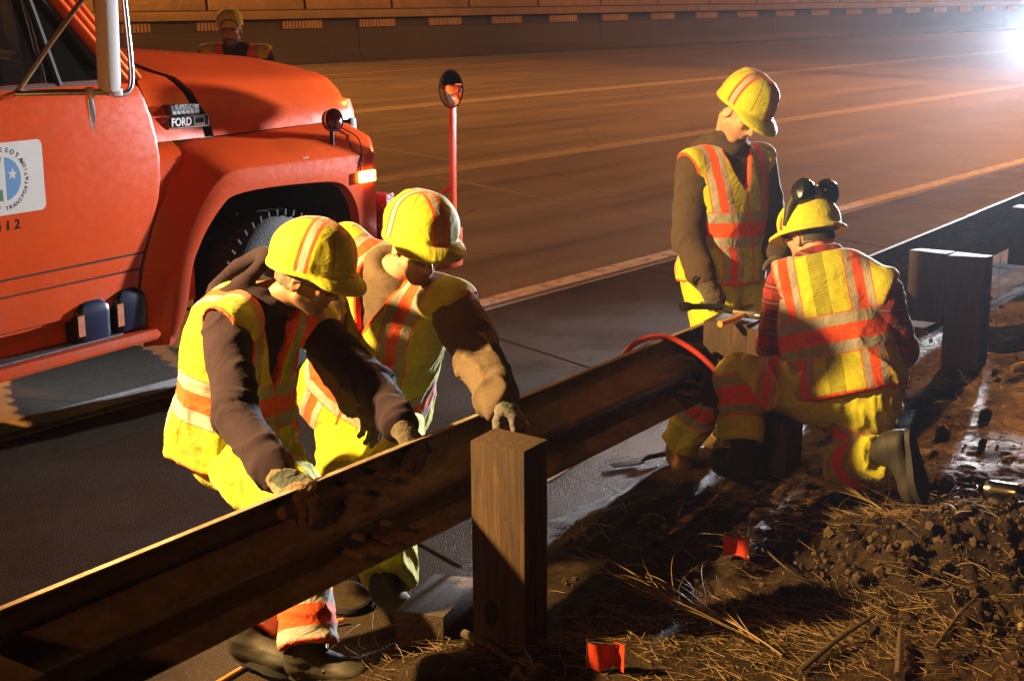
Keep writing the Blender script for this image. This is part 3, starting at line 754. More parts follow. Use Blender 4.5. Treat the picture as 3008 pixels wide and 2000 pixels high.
obj('ford_lettering', text_mesh('FORD', .058, side(5.495, 1.5, yb_ - .0085, tilt), .0016, sx=.95), M_letter, badge)
mb = MB(); bx(mb, 5.585, 5.665, 1.48, 1.522, yb_ - .0085, yb_ - .006); mb.build('model_field', simple('brown_enamel', (0.16, 0.05, 0.02), 0.4), badge)
obj('model_number', text_mesh('600', .04, side(5.628, 1.5, yb_ - .0095, tilt), .0006), M_black, badge)
mb = MB(); bx(mb, 5.43, 5.635, 1.54, 1.59, yb_ - .003, yb_ + .06); mb.build('dealer_plate', simple('dull_plate', (0.09, 0.095, 0.11), 0.45, 0.7), badge, .004)
obj('superior_lettering', text_mesh('SUPERIOR', .034, side(5.532, 1.577, yb_ - .004, tilt), .0006), M_chrome, badge)
for k in range(6):
    mb = MB(); bx(mb, 5.437 + k * .032, 5.463 + k * .032, 1.545, 1.561, yb_ - .006, yb_ - .002); mb.build('plate_lettering', M_chrome, badge)
# door decal: rounded white square, ring lettering, blue and green halves, star
dec = bpy.data.objects.new('door_decal', None); link(dec, truck)
cs, cz, yd = 4.262, 1.345, -.9508
def rrect(hw, hh, r, y, c=(cs, cz), n=6):
    v = []
    for (qx, qz, a0) in ((hw - r, hh - r, 0), (-hw + r, hh - r, 90), (-hw + r, -hh + r, 180), (hw - r, -hh + r, 270)):
        for k in range(n + 1):
            a = R_(a0 + 90 * k / n); v.append((X(c[0] + qx + r * math.cos(a)), y, c[1] + qz + r * math.sin(a)))
    return v
M_decal = simple('decal_white', (0.62, 0.62, 0.60), 0.45, 0, .08)
v = rrect(.228, .162, .028, yd); obj('decal_sheet', pydata('decal_sheet', v, [tuple(reversed(range(len(v))))]), M_decal, dec)
def disc_part(r0, r1, a0, a1, y, name, mat, n=24, cut=None):
    v = [(X(cs), y, cz)] if r0 == 0 else []
    o = len(v)
    for k in range(n + 1):
        a = R_(a0 + (a1 - a0) * k / n); v.append((X(cs + r1 * math.sin(a)), y, cz + r1 * math.cos(a)))
    f = [(0, o + k, o + k + 1) for k in range(n)]
    return obj(name, pydata(name, v, f), mat, dec)
M_blue = simple('decal_blue', (0.05, 0.22, 0.52), 0.45); M_green = simple('decal_green', (0.015, 0.16, 0.05), 0.45)
disc_part(0, .098, 4, 176, yd - .0004, 'blue_half', M_blue)
disc_part(0, .098, 184, 356, yd - .0004, 'green_half', M_green)
# white arrow between the halves
v = [(X(cs + a), yd - .0007, cz + b) for a, b in ((-.055, -.045), (.0, .10), (.012, .10), (.012, -.10), (-.008, -.10), (-.008, -.045))]
obj('white_arrow', pydata('white_arrow', v, [tuple(range(6))]), M_decal, dec)
star = []
for k in range(10):
    r_ = .029 if k % 2 == 0 else .0115; a = R_(36 * k + 6)
    star.append((X(cs + .052 + r_ * math.sin(a)), yd - .0007, cz + .018 + r_ * math.cos(a)))
obj('star', pydata('star', star, [tuple(range(10))]), M_decal, dec)
def ring(s, a_mid, span, r, size, flip):
    mbv = []; n_ = len(s)
    for i, ch in enumerate(s):
        if ch == ' ': continue
        a = a_mid + (i / (n_ - 1) - .5) * span * (-1 if flip else 1)      # clockwise from the top
        px, pz = cs + r * math.sin(R_(a)), cz + r * math.cos(R_(a))
        me = text_mesh(ch, size, side(px, pz, yd - .0004, R_(-a) + (math.pi if flip else 0)), .0004, depth=.0001)
        obj('ring_letter', me, M_navy, dec)
ring('MINNESOTA', 0, 108, .130, .031, False)
ring('DEPARTMENT OF TRANSPORTATION', 180, 244, .133, .0255, True)
for i, ch in enumerate('56412'):
    sn = 4.115 + i * .052; obj('number', text_mesh(ch, .062, side(sn, 1.133, -(.9445 + .004 * (sn - 3.72) / .68 + .0010), 0), .001, depth=.0001), M_black, truck)
# soot, scratch on the fender
mb = MB(); mb.tube([(X(6.28), -.985, 1.245), (X(6.33), -.985, 1.248)], .004, 4); part(mb, 'paint_scratch', M_decal)
# ---- two blue oil jugs on the running board
M_jug = simple('dark_blue_plastic', (0.012, 0.02, 0.06), 0.28, 0, .2)
M_jlab = simple('orange_jug_label', (0.55, 0.16, 0.05), 0.5, 0, .5, 30)
def jug(s, lab, w, h, lean_):
    q = truck.matrix_basis @ Vector((X(s), -.885, .512))
    e = empty('oil_jug', q, truck.rotation_euler.z)
    mb = MB(); rowsJ = []
    for z, k in ((0, .92), (.01, 1), (h * .62, 1), (h * .78, .93), (h * .90, .62), (h * .96, .34), (h, .30)):
        rowsJ.append([(w / 2 * k * (abs(math.cos(a)) ** .35) * math.copysign(1, math.cos(a)) + lean_ * z, .065 * k ** .6 * (abs(math.sin(a)) ** .35) * math.copysign(1, math.sin(a)), z) for a in [2 * math.pi * i / 24 for i in range(24)]])
    v = [p for r in rowsJ for p in r]; f = [(i*24+j, i*24+(j+1) % 24, (i+1)*24+(j+1) % 24, (i+1)*24+j) for i in range(6) for j in range(24)]
    f += [tuple(reversed(range(24))), tuple(6*24 + j for j in range(24))]
    mb.add(v, f, True); mb.build('bottle', M_jug, e)
    mb = MB(); mb.lathe([(.022, h), (.024, h), (.024, h + .022), (.001, h + .022)], Matrix.Translation((lean_ * h, 0, 0)), 14); mb.build('cap', M_jlab, e)
    mb = MB(); mb.box((-w / 2 + .022 + lean_ * h * .4, -.067, h * .40), (.040, .004, h * .5)); mb.build('paper_label', M_jlab, e)
    mb = MB(); mb.tube(smooth_line([(w*.12, 0, h * .93), (w*.36, 0, h * .90), (w*.44, 0, h * .75)], 8), .012, 8); mb.build('handle', M_jug, e)
    return tag(e, lab, 'jug', 'blue jugs on the running board')
jug(4.735, 'dark blue oil jug with orange label on the running board', .225, .205, .02)
jug(4.985, 'dark blue oil jug nearer the wheel on the running board', .215, .225, -.03)
# ================================================================== people: solid fields turned into surfaces
f32 = np.float32
def smin(a, b, k):
    h = np.clip(.5 + .5 * (b - a) / k, 0, 1); return b + (a - b) * h - k * h * (1 - h)
class Fld:
    def __init__(s, lo, hi, h):
        s.lo = np.asarray(lo, f32); s.h = h; n = np.ceil((np.asarray(hi) - s.lo) / h).astype(int) + 1
        s.D = np.full(n, 1.0, f32); s.ax = [s.lo[i] + h * np.arange(n[i], dtype=f32) for i in range(3)]
    def sl(s, lo, hi):
        r = []
        for i in range(3):
            a = int(max(0, math.floor((lo[i] - s.lo[i]) / s.h))); b = int(min(s.D.shape[i], math.ceil((hi[i] - s.lo[i]) / s.h) + 1))
            if b <= a: return None, None
            r.append(slice(a, b))
        g = (s.ax[0][r[0]][:, None, None], s.ax[1][r[1]][None, :, None], s.ax[2][r[2]][None, None, :])
        return tuple(r), g
    def put(s, r, d, k, cut):
        if cut: s.D[r] = -smin(-s.D[r], d, k)
        else: s.D[r] = smin(s.D[r], d, k)
    def cone(s, a, b, ra, rb, k=.03, cut=False):
        a = np.asarray(a, f32); b = np.asarray(b, f32); m = max(ra, rb) + k + .03
        r, g = s.sl(np.minimum(a, b) - m, np.maximum(a, b) + m)
        if r is None: return s
        ba = b - a; L = max(float(ba @ ba), 1e-9)
        px, py, pz = g[0] - a[0], g[1] - a[1], g[2] - a[2]
        t = np.clip((px * ba[0] + py * ba[1] + pz * ba[2]) / L, 0, 1)
        d = np.sqrt((px - t * ba[0]) ** 2 + (py - t * ba[1]) ** 2 + (pz - t * ba[2]) ** 2) - (ra + (rb - ra) * t)
        s.put(r, d, k, cut); return s
    def chain(s, pts, rad, k=.03):
        for i in range(len(pts) - 1): s.cone(pts[i], pts[i + 1], rad[i], rad[i + 1], k)
        return s
    def ell(s, c, rad, M=None, k=.02, cut=False):
        c = np.asarray(c, f32); rad = np.asarray(rad, f32); m = rad.max() + k + .03
        r, g = s.sl(c - m, c + m)
        if r is None: return s
        M = np.eye(3) if M is None else M
        p = [g[i] - c[i] for i in range(3)]
        q = [(p[0] * M[0, j] + p[1] * M[1, j] + p[2] * M[2, j]) for j in range(3)]
        k0 = np.sqrt(sum((q[j] / rad[j]) ** 2 for j in range(3))); k1 = np.sqrt(sum((q[j] / rad[j] ** 2) ** 2 for j in range(3))) + 1e-6
        s.put(r, k0 * (k0 - 1) / k1, k, cut); return s
    def torus(s, c, M, R, r_, k=.02, sy=1.0):
        c = np.asarray(c, f32); m = R * max(1, sy) + r_ + k + .03; r, g = s.sl(c - m, c + m)
        if r is None: return s
        p = [g[i] - c[i] for i in range(3)]
        q = [(p[0] * M[0, j] + p[1] * M[1, j] + p[2] * M[2, j]) for j in range(3)]
        d = np.sqrt((np.sqrt(q[0] ** 2 + (q[1] / sy) ** 2 + 1e-9) - R) ** 2 + q[2] ** 2) - r_
        s.put(r, d, k, False); return s
    def plane(s, p, n, k=.004):
        """keep what lies below the plane"""
        p = np.asarray(p, f32); n = norm(n)
        d = (s.ax[0][:, None, None] - p[0]) * n[0] + (s.ax[1][None, :, None] - p[1]) * n[1] + (s.ax[2][None, None, :] - p[2]) * n[2]
        s.D = -smin(-s.D, -d.astype(f32), k); return s
    def grid(s): return s.ax[0][:, None, None], s.ax[1][None, :, None], s.ax[2][None, None, :]
    def mesh(s):
        D = s.D; S = D < 0
        nx, ny, nz = D.shape
        c = np.zeros((nx-1, ny-1, nz-1), np.int8)
        for a in (0, 1):
            for b in (0, 1):
                for e in (0, 1): c += S[a:nx-1+a, b:ny-1+b, e:nz-1+e]
        I = np.argwhere((c > 0) & (c < 8)); 
        if len(I) == 0: return np.zeros((0, 3)), np.zeros((0, 4), int)
        cor = {}
        for a in (0, 1):
            for b in (0, 1):
                for e in (0, 1): cor[a, b, e] = D[I[:, 0]+a, I[:, 1]+b, I[:, 2]+e]
        acc = np.zeros((len(I), 3)); cnt = np.zeros(len(I))
        for axis in range(3):
            for u in (0, 1):
                for w in (0, 1):
                    k0 = [0, 0, 0]; o = [i for i in range(3) if i != axis]; k0[o[0]] = u; k0[o[1]] = w; k1 = list(k0); k1[axis] = 1
                    A = cor[tuple(k0)]; B = cor[tuple(k1)]; m = (A < 0) != (B < 0)
                    t = np.where(m, A / np.where(m, A - B, 1), 0)
                    for i in range(3): acc[:, i] += np.where(m, k0[i] + (t if i == axis else 0), 0)
                    cnt += m
        V = s.lo + s.h * (I + acc / cnt[:, None])
        ID = np.full(c.shape, -1, np.int32); ID[I[:, 0], I[:, 1], I[:, 2]] = np.arange(len(I))
        F = []
        for axis in range(3):
            o = [(axis + 1) % 3, (axis + 2) % 3]
            a = [slice(None)] * 3; b = [slice(None)] * 3; a[axis] = slice(0, -1); b[axis] = slice(1, None)
            for q in o:
                a[q] = slice(1, -1); b[q] = slice(1, -1)
            m = S[tuple(a)] != S[tuple(b)]; E = np.argwhere(m); 
            if len(E) == 0: continue
            sgn = S[tuple(a)][m]
            for q in o: E[:, q] += 1
            def cell(du, dw):
                e = E.copy(); e[:, o[0]] -= du; e[:, o[1]] -= dw; return ID[e[:, 0], e[:, 1], e[:, 2]]
            q = np.stack([cell(1, 1), cell(0, 1), cell(0, 0), cell(1, 0)], -1)
            q = np.where(sgn[:, None], q, q[:, ::-1]); F.append(q)
        F = np.concatenate(F); F = F[(F >= 0).all(1)]
        return V, F
def vnormals(V, F):
    n = np.cross(V[F[:, 2]] - V[F[:, 0]], V[F[:, 3]] - V[F[:, 1]]); N = np.zeros_like(V)
    for i in range(4):
        for j in range(3): N[:, j] += np.bincount(F[:, i], n[:, j], len(V))
    return N / (np.linalg.norm(N, axis=1, keepdims=True) + 1e-9)
def relax(V, F, it=2, w=.5):
    E = np.concatenate([F[:, [i, (i + 1) % 4]] for i in range(4)])
    deg = np.bincount(E[:, 0], minlength=len(V)).astype(float); deg[deg == 0] = 1
    for _ in range(it):
        A = np.stack([np.bincount(E[:, 0], V[E[:, 1], j], len(V)) for j in range(3)], -1) / deg[:, None]
        V = V * (1 - w) + A * w
    return V
def ridged(q): return 1 - np.abs(2 * vnoise(q) - 1)
def folds(V, N, axis, amp, fa, fp, seed=0.0, sharp=2.0):
    """creases: fa = frequency along the axis, fp = across it"""
    ax = norm(axis); h = V @ ax
    q = (V - h[:, None] * ax) * fp + h[:, None] * ax * fa + seed
    warp = (np.stack([vnoise(V * 5 + seed), vnoise(V * 5 + 9 + seed), vnoise(V * 5 + 21 + seed)], -1) - .5) * 1.6
    r = ridged(q + warp) ** sharp * .65 + .35 * ridged(q * 1.9 + 4 + warp) ** sharp
    return V + N * ((r - .38) * (amp if np.isscalar(amp) else amp)[..., None] if not np.isscalar(amp) else ((r - .38) * amp)[:, None])

# ------------------------------------------------------------------ cloth materials
LIME = (0.56, 0.56, 0.016); ORANGE = (0.80, 0.085, 0.008); SILVER = (0.36, 0.34, 0.32); DORANGE = (0.70, 0.06, 0.01)
def cloth_base(name, rough=0.75, weave=260, bumpd=.0015, wr=12, ws=0.38):
    g = G(name, rough, 0, 0.25)
    g.set(Sheen_Weight=0.15, Sheen_Roughness=0.6)
    wn_ = g.noise(wr, 3, 0.55, None, 1.2); wn_ = g.math('ABSOLUTE', g.math('SUBTRACT', wn_, 0.5)); b = g.bump(wn_, ws, 0.03); b = g.bump(g.noise(wr * 4.5, 3, 0.6), ws * .5, 0.006, b); g.bump(g.noise(weave, 2, 0.5), 0.35, bumpd, b)
    return g
def grime(g, c, amt=.5, dark=(0.05, 0.042, 0.02)):
    n = g.noise(5.5, 6, 0.7); n2 = g.noise(38, 4, 0.7)
    c = g.mix(g.mapr(n, 0.52, 0.78, 0, amt), c, dark)
    return g.mix(g.mapr(n2, 0.35, 0.7, 0, .28), c, tuple(x * 1.0 for x in dark))
def mesh_fabric(g, u, v, c):
    a = g.math('SINE', g.math('MULTIPLY', g.math('ADD', u, g.math('MULTIPLY', v, .6)), 800.0)); b = g.math('SINE', g.math('MULTIPLY', g.math('SUBTRACT', u, g.math('MULTIPLY', v, .6)), 800.0))
    h = g.mapr(g.math('MULTIPLY', a, b), -.25, .35, 0, 1)
    return g.mix(h, c, (0.035, 0.035, 0.008))
def vest_mat(name, band_v, stripes=(.082, .172), meshback=True, meshu=-.012, side_mesh=False):
    g = cloth_base(name); u = g.attr('u'); v = g.attr('v'); w = g.attr('w'); e = g.attr('e')
    au = g.math('ABSOLUTE', u)
    c = grime(g, LIME, .25)
    if meshback:
        mm = g.math('MULTIPLY', g.band(g.math('SUBTRACT', u, meshu), -.032, .032), g.math('LESS_THAN', w, -.02))
        c = g.mix(mm, c, mesh_fabric(g, u, v, c))
    if side_mesh:
        c = g.mix(g.math('MULTIPLY', g.math('MULTIPLY', g.math('GREATER_THAN', au, .19), g.band(w, -.06, .05)), g.math('LESS_THAN', v, .36)), c, mesh_fabric(g, w, v, c))
    s0, s1 = stripes; t = (s1 - s0) / 3.4
    org = grime(g, ORANGE, .2, (0.12, 0.02, 0.01)); sil = grime(g, SILVER, .35, (0.12, 0.11, 0.10))
    c = g.mix(g.band(au, s0, s1), c, sil); c = g.mix(g.band(au, s0 + t, s1 - t), c, org)
    c = g.mix(g.math('ADD', g.band(au, s0 - .004, s0), g.band(au, s1, s1 + .004)), c, org)
    for b0 in (band_v if isinstance(band_v, (list, tuple)) else [band_v]):
        c = g.mix(g.band(v, b0, b0 + .155), c, sil); c = g.mix(g.band(v, b0 + .045, b0 + .110), c, org)
        c = g.mix(g.math('ADD', g.band(v, b0 - .004, b0), g.band(v, b0 + .155, b0 + .159)), c, org)
    c = g.mix(g.math('LESS_THAN', e, .013), c, org)
    zipper = g.math('MULTIPLY', g.band(u, -.006, .006), g.math('GREATER_THAN', w, 0.0))
    c = g.mix(zipper, c, DORANGE)
    g.set(Base_Color=c); return g.m
def pants_mat(name, side_mesh=True, bands=((.13, .29),)):
    g = cloth_base(name, wr=11); h = g.attr('h'); sd = g.attr('sd')
    c = grime(g, LIME, .45, (0.10, 0.085, 0.02))
    if side_mesh:
        c = g.mix(g.math('MULTIPLY', g.band(sd, -.022, .022), g.math('GREATER_THAN', h, .30)), c, mesh_fabric(g, sd, h, c))
    org = grime(g, ORANGE, .3, (0.14, 0.02, 0.01)); sil = grime(g, SILVER, .5, (0.12, 0.11, 0.10))
    for a, b in bands:
        t = (b - a) * .27
        c = g.mix(g.band(h, a - .006, b + .006), c, org)
        c = g.mix(g.band(h, a, b), c, sil); c = g.mix(g.band(h, a + t, b - t), c, org)
    g.set(Base_Color=c); return g.m
def hat_mat(name, cross=True):
    g = cloth_base(name, 0.7, wr=9, ws=.28); x = g.attr('hx'); y = g.attr('hy'); t = g.attr('ht')
    c = grime(g, LIME, .22)
    if cross:
        org = ORANGE; sil = SILVER
        f = None
        for s_ in (g.math('ABSOLUTE', x), g.math('ABSOLUTE', y)):
            on = g.math('MULTIPLY', g.math('LESS_THAN', s_, .024), g.math('GREATER_THAN', t, 0.0))
            inn = g.math('MULTIPLY', g.math('LESS_THAN', s_, .0115), g.math('GREATER_THAN', t, 0.0))
            c = g.mix(on, c, org); c = g.mix(inn, c, sil)
        # sewn seams between the stripes
        for k in (1, -1):
            s_ = g.math('ABSOLUTE', g.math('ADD', g.math('MULTIPLY', x, .707), g.math('MULTIPLY', y, .707 * k)))
            c = g.mix(g.math('MULTIPLY', g.math('LESS_THAN', s_, .0016), g.math('GREATER_THAN', t, .05)), c, (0.12, 0.13, 0.01))
    g.set(Base_Color=c); return g.m
def knit_mat(name, c, var=.25):
    g = cloth_base(name, 0.95, 320, .002, 9, .25); g.set(Sheen_Weight=0.03)
    g.set(Base_Color=g.mix(g.noise(40, 4, .7), tuple(x * (1 - var) for x in c), tuple(x * (1 + var) for x in c))); return g.m
def skin_mat(name, c):
    g = G(name, 0.48, 0, 0.4); n = g.noise(22, 4, .6); n2 = g.noise(160, 3, .6)
    cc = g.mix(g.mapr(n, .35, .65), tuple(x * .85 for x in c), c); cc = g.mix(g.mapr(n2, .5, .8, 0, .3), cc, (c[0] * .8, c[1] * .55, c[2] * .5))
    st = g.attr('st'); cc = g.mix(st, cc, (0.07, 0.05, 0.04)); li = g.attr('li'); cc = g.mix(li, cc, (c[0] * .75, c[1] * .45, c[2] * .42))
    g.set(Base_Color=cc, Subsurface_Weight=0.12, Subsurface_Radius=(.012, .004, .002), Subsurface_Scale=.5); g.bump(n2, .15, .0015); return g.m
M_leather = simple('boot_leather', (0.022, 0.018, 0.015), 0.68, 0, .3, 14, .35, 40, .004)
M_tan = simple('tan_boot_leather', (0.16, 0.095, 0.05), 0.6, 0, .3, 14, .35, 40, .004)
M_sole = simple('boot_sole_rubber', (0.015, 0.014, 0.013), 0.7)
M_eye = simple('eye_dark', (0.02, 0.014, 0.010), 0.12)
M_lens = simple('glasses_frame', (0.05, 0.045, 0.04), 0.25, .8)
M_hvtrim = simple('dark_cloth', (0.016, 0.017, 0.022), 0.9)
def frame(fwd, up):
    f = norm(fwd); r = norm(np.cross(f, norm(up))); u = np.cross(r, f); return np.stack([r, f, u], 1)   # columns right, front, up

class Person:
    def __init__(s, J, label, hf, hu, hips=None, bow=0.0, skin=(0.55, 0.30, 0.20), size=1.0):
        s.J = {k: np.asarray(v, float) for k, v in J.items()}; J = s.J; s.k = size
        base = (J['rank'] + J['lank']) / 2; s.base = np.array([base[0], base[1], min(J['rank'][2], J['lank'][2]) - .1])
        s.e = empty('person', s.base); tag(s.e, label, 'person', None)
        s.U = norm(J['neck'] - J['pelvis']); s.T = np.linalg.norm(J['neck'] - J['pelvis'])
        s.Rs = norm(J['rsho'] - J['lsho']); s.Rh = norm(J['rhip'] - J['lhip']) if hips is None else norm(hips)
        s.bow = bow; s.HM = frame(hf, hu); s.skin = skin_mat('skin', skin)
        s.fr = norm(np.cross(s.U, s.Rs))
    def put(s, name, V, F, mat, attrs=None, parent=None):
        me = npmesh(name, V - s.base, F, True, attrs); return obj(name, me, mat, parent or s.e)
    # ---- torso coordinates: u right, w front, t along the spine
    def tor(s, x, y, z):
        p = s.J['pelvis']; U = s.U
        t = ((x - p[0]) * U[0] + (y - p[1]) * U[1] + (z - p[2]) * U[2]) / s.T; tc = np.clip(t, -.3, 1.15)
        b = s.bow * 4 * np.clip(tc, 0, 1) * (1 - np.clip(tc, 0, 1))
        k = np.clip((tc - .1) / .7, 0, 1)
        R = [s.Rh[i] * (1 - k) + s.Rs[i] * k for i in range(3)]; L = np.sqrt(R[0] ** 2 + R[1] ** 2 + R[2] ** 2)
        R = [r / L for r in R]
        du = R[0] * U[0] + R[1] * U[1] + R[2] * U[2]; R = [R[i] - du * U[i] for i in range(3)]; L = np.sqrt(R[0] ** 2 + R[1] ** 2 + R[2] ** 2); R = [r / L for r in R]
        Fx = U[1] * R[2] - U[2] * R[1]; Fy = U[2] * R[0] - U[0] * R[2]; Fz = U[0] * R[1] - U[1] * R[0]
        q = [x - p[0] - U[0] * t * s.T, y - p[1] - U[1] * t * s.T, z - p[2] - U[2] * t * s.T]
        u = q[0] * R[0] + q[1] * R[1] + q[2] * R[2]; w = q[0] * Fx + q[1] * Fy + q[2] * Fz + b
        return u, w, t
    PT = [-.30, -.12, 0, .2, .45, .7, .86, .95, 1.03, 1.12]
    PA = [.150, .165, .175, .168, .178, .190, .180, .135, .085, .062]
    PF = [.110, .120, .125, .125, .130, .128, .105, .085, .070, .060]
    PB = [.120, .135, .135, .115, .120, .125, .112, .095, .078, .062]
    def loft(s, fld, off, t0, t1, k=.03, loose=None, cut=None):
        X_, Y_, Z_ = fld.grid(); u, w, t = s.tor(X_, Y_, Z_)
        o = off if loose is None else off + np.interp(t, loose[0], loose[1])
        a = (np.interp(t, s.PT, s.PA) * s.k + o).astype(f32); bf = np.interp(t, s.PT, s.PF) * s.k + o; bb = np.interp(t, s.PT, s.PB) * s.k + o
        b = np.where(w > 0, bf, bb)
        d = ((np.abs(u / a) ** 2.3 + np.abs(w / b) ** 2.3) ** (1 / 2.3) - 1) * np.minimum(a, b)
        d = -smin(-d, -(t - t1) * s.T, .02); d = -smin(-d, -(t0 - t) * s.T, .012)
        return d.astype(f32), (u, w, t)
    def box(s, keys, m):
        P = np.array([s.J[k] for k in keys]); return P.min(0) - m, P.max(0) + m
    def body(s, stubble=.4, hands=True):
        J = s.J; H = J['head']; M = s.HM
        f = Fld(*s.box(['head', 'rank', 'lank', 'rwri', 'lwri', 'relb', 'lelb', 'pelvis', 'lknee', 'rknee'], .16), .0065)
        d, _ = s.loft(f, -.035, -.15, 1.05); f.D = np.minimum(f.D, d)
        for a in 'rl':
            f.chain([J[a+'sho'], J[a+'elb'], J[a+'wri']], [.045, .036, .028], .02)
            pass
            f.chain([J[a+'hip'], J[a+'knee'], J[a+'ank']], [.075, .05, .036], .03)
        P = lambda x, y, z: H + M @ np.array([x, y, z])
        f.cone(J['neck'] - s.U * .03, P(0, -.02, -.05), .058, .055, .03)
        f.ell(P(0, -.012, .028), (.076, .097, .090), M, .02)
        f.ell(P(0, .030, -.045), (.058, .062, .066), M, .025); f.ell(P(0, .058, -.092), (.026, .022, .020), M, .02)
        for q in (-1, 1):
            f.cone(P(q * .055, .0, -.055), P(q * .02, .055, -.095), .016, .016, .025)
            f.ell(P(q * .042, .066, -.012), (.022, .018, .018), M, .02)
            f.ell(P(q * .030, .095, .010), (.020, .014, .013), M, .012, True)
            f.ell(P(q * .031, .074, .008), (.015, .014, .012), M, .006)
            f.ell(P(q * .012, .096, -.032), (.011, .012, .009), M, .008)
            f.cone(P(q * .012, .094, .030), P(q * .045, .080, .030), .010, .008, .012)
            E = M @ np.array([[1, 0, 0], [0, .94, -.34], [0, .34, .94]]).T
            f.ell(P(q * .080, -.012, -.006), (.010, .021, .034), E, .008); f.ell(P(q * .090, -.008, -.004), (.008, .012, .020), E, .006, True)
        f.cone(P(0, .088, .020), P(0, .113, -.026), .009, .014, .012)
        f.ell(P(0, .086, -.050), (.022, .014, .010), M, .012)
        f.ell(P(0, .0905, -.058), (.022, .009, .0055), M, .005); f.ell(P(0, .0885, -.069), (.020, .009, .006), M, .005)
        f.ell(P(0, .102, -.0635), (.026, .010, .0016), M, .003, True)
        V, F = f.mesh(); V = relax(V, F, 1, .3)
        L = (V - H) @ M
        jaw = np.clip((-.030 - L[:, 2]) / .02, 0, 1) * np.clip((L[:, 1] + .02) / .03, 0, 1) * (np.abs(L[:, 0]) < .09) * (L[:, 2] > -.13) * stubble
        mou = ((np.abs(L[:, 0]) < .026) & (np.abs(L[:, 2] + .038) < .012) & (L[:, 1] > .08)) * stubble
        brow = ((np.abs(np.abs(L[:, 0]) - .033) < .02) & (np.abs(L[:, 2] - .030) < .006) & (L[:, 1] > .075)) * .8
        lips = (np.abs(L[:, 0]) < .023) & (np.abs(L[:, 2] + .0635) < .0105) & (L[:, 1] > .088)
        st = np.where(lips, 0, np.maximum(np.maximum(jaw, mou), brow))
        b = s.put('body', V, F, s.skin, {'st': st, 'li': lips * .9})
        for q in (-1, 1):
            mb = MB(); mb.lathe([(.0004, -.0085), (.005, -.0068), (.008, -.002), (.0085, .0), (.008, .0025), (.005, .0068), (.0004, .0085)], None, 12)
            o = mb.build('eye', M_eye, s.e); o.location = P(q * .031, .0835, .006) - s.base; o.scale = (1.15, .7, .38); o.rotation_euler = Matrix(M.tolist()).to_euler()
        return b
    def hair(s, colr, low=-.035, front=-.012, r=.008):
        H, M = s.J['head'], s.HM; P = lambda x, y, z: H + M @ np.array([x, y, z])
        f = Fld(H - .16, H + .16, .005)
        f.ell(P(0, -.012, .028), (.076 + r, .097 + r, .090 + r), M, .01); f.ell(P(0, -.045, -.035), (.064 + r * .6, .05 + r, .05), M, .03)
        f.plane(P(0, front, 0), M @ np.array([0, 1, .35])); f.plane(P(0, 0, low), M @ np.array([0, -.15, -1]))
        V, F = f.mesh(); N = vnormals(V, F); V = V + N * ((vnoise(V * np.array([90, 90, 40])) - .5) * .008)[:, None]
        g = G('hair', .6); g.set(Base_Color=g.mix(g.noise(120, 4, .7, g.n('Mapping', None, Vector=g.co(), Scale=(1, 1, .25)).outputs[0]), tuple(x * .5 for x in colr), tuple(x * 1.6 for x in colr))); g.bump(g.noise(300, 2), .8, .004)
        s.put('hair', V, F, g.m)
    def pants(s, mat, seed=1.0, r=(.118, .098, .088), cuff=.100, amp=.016, cuffz=.02):
        J = s.J
        f = Fld(*s.box(['rank', 'lank', 'rknee', 'lknee', 'rhip', 'lhip', 'pelvis'], .26), .0085)
        d, _ = s.loft(f, .012, -.22, .26); f.D = np.minimum(f.D, d)
        for a in 'rl':
            sd = norm(J[a+'ank'] - J[a+'knee'])
            f.chain([J[a+'hip'], J[a+'knee']], [r[0] * s.k, r[1] * s.k], .06)
            f.chain([J[a+'knee'], J[a+'ank'] - sd * .12, J[a+'ank'] + sd * cuffz], [r[1] * s.k, r[2] * s.k, cuff * s.k], .03)
        for a in 'rl':
            sd = norm(J[a+'ank'] - J[a+'knee']); f.ell(J[a+'ank'] + sd * (cuffz + .085), (.16, .16, .085), frame(np.cross(sd, [.3, .9, .1]), sd), .006, True)
        V, F = f.mesh(); V = relax(V, F, 2)
        N = vnormals(V, F)
        h = np.full(len(V), 9.0); sdm = np.full(len(V), 9.0); best = np.full(len(V), 1e9); axv = np.tile(norm([0, 0, 1]), (len(V), 1))
        for a in 'rl':
            A, K, Hp = J[a+'ank'], J[a+'knee'], J[a+'hip']
            for (p, q, o) in ((A, K, 0.0), (K, Hp, np.linalg.norm(K - A))):
                L = np.linalg.norm(q - p); t = (V - p) @ (q - p) / L / L; tt = np.clip(t, -.15 if o == 0 else 0, 1)
                dist = np.linalg.norm(V - (p + tt[:, None] * (q - p)), axis=1); m = dist < best
                best = np.where(m, dist, best); h = np.where(m, o + tt * L, h)
                lat = s.Rh * (1 if a == 'r' else -1); fr_ = norm(np.cross(q - p, lat))
                s2 = (V - p) @ fr_; out = (V - p) @ lat
                sdm = np.where(m, np.where(out > 0.02, s2, 9.0), sdm)
                axv = np.where(m[:, None], norm(q - p), axv)
        hh = (V * axv).sum(1)[:, None] * axv
        q = (V - hh) * 5 + hh * 13 + seed; wv = (np.stack([vnoise(V * 6 + seed), vnoise(V * 6 + 5 + seed), vnoise(V * 6 + 11)], -1) - .5) * 2.2
        rr = ridged(q + wv) ** 3; q2 = (V - hh) * 10 + hh * 5 + seed; rr = .6 * rr + .4 * ridged(q2 + wv) ** 3 + .08
        V = V + N * ((rr - .40) * amp * (1 + .8 * np.exp(-((h - .44) / .12) ** 2)))[:, None]
        return s.put('trousers', V, F, mat, {'h': h, 'sd': sdm})
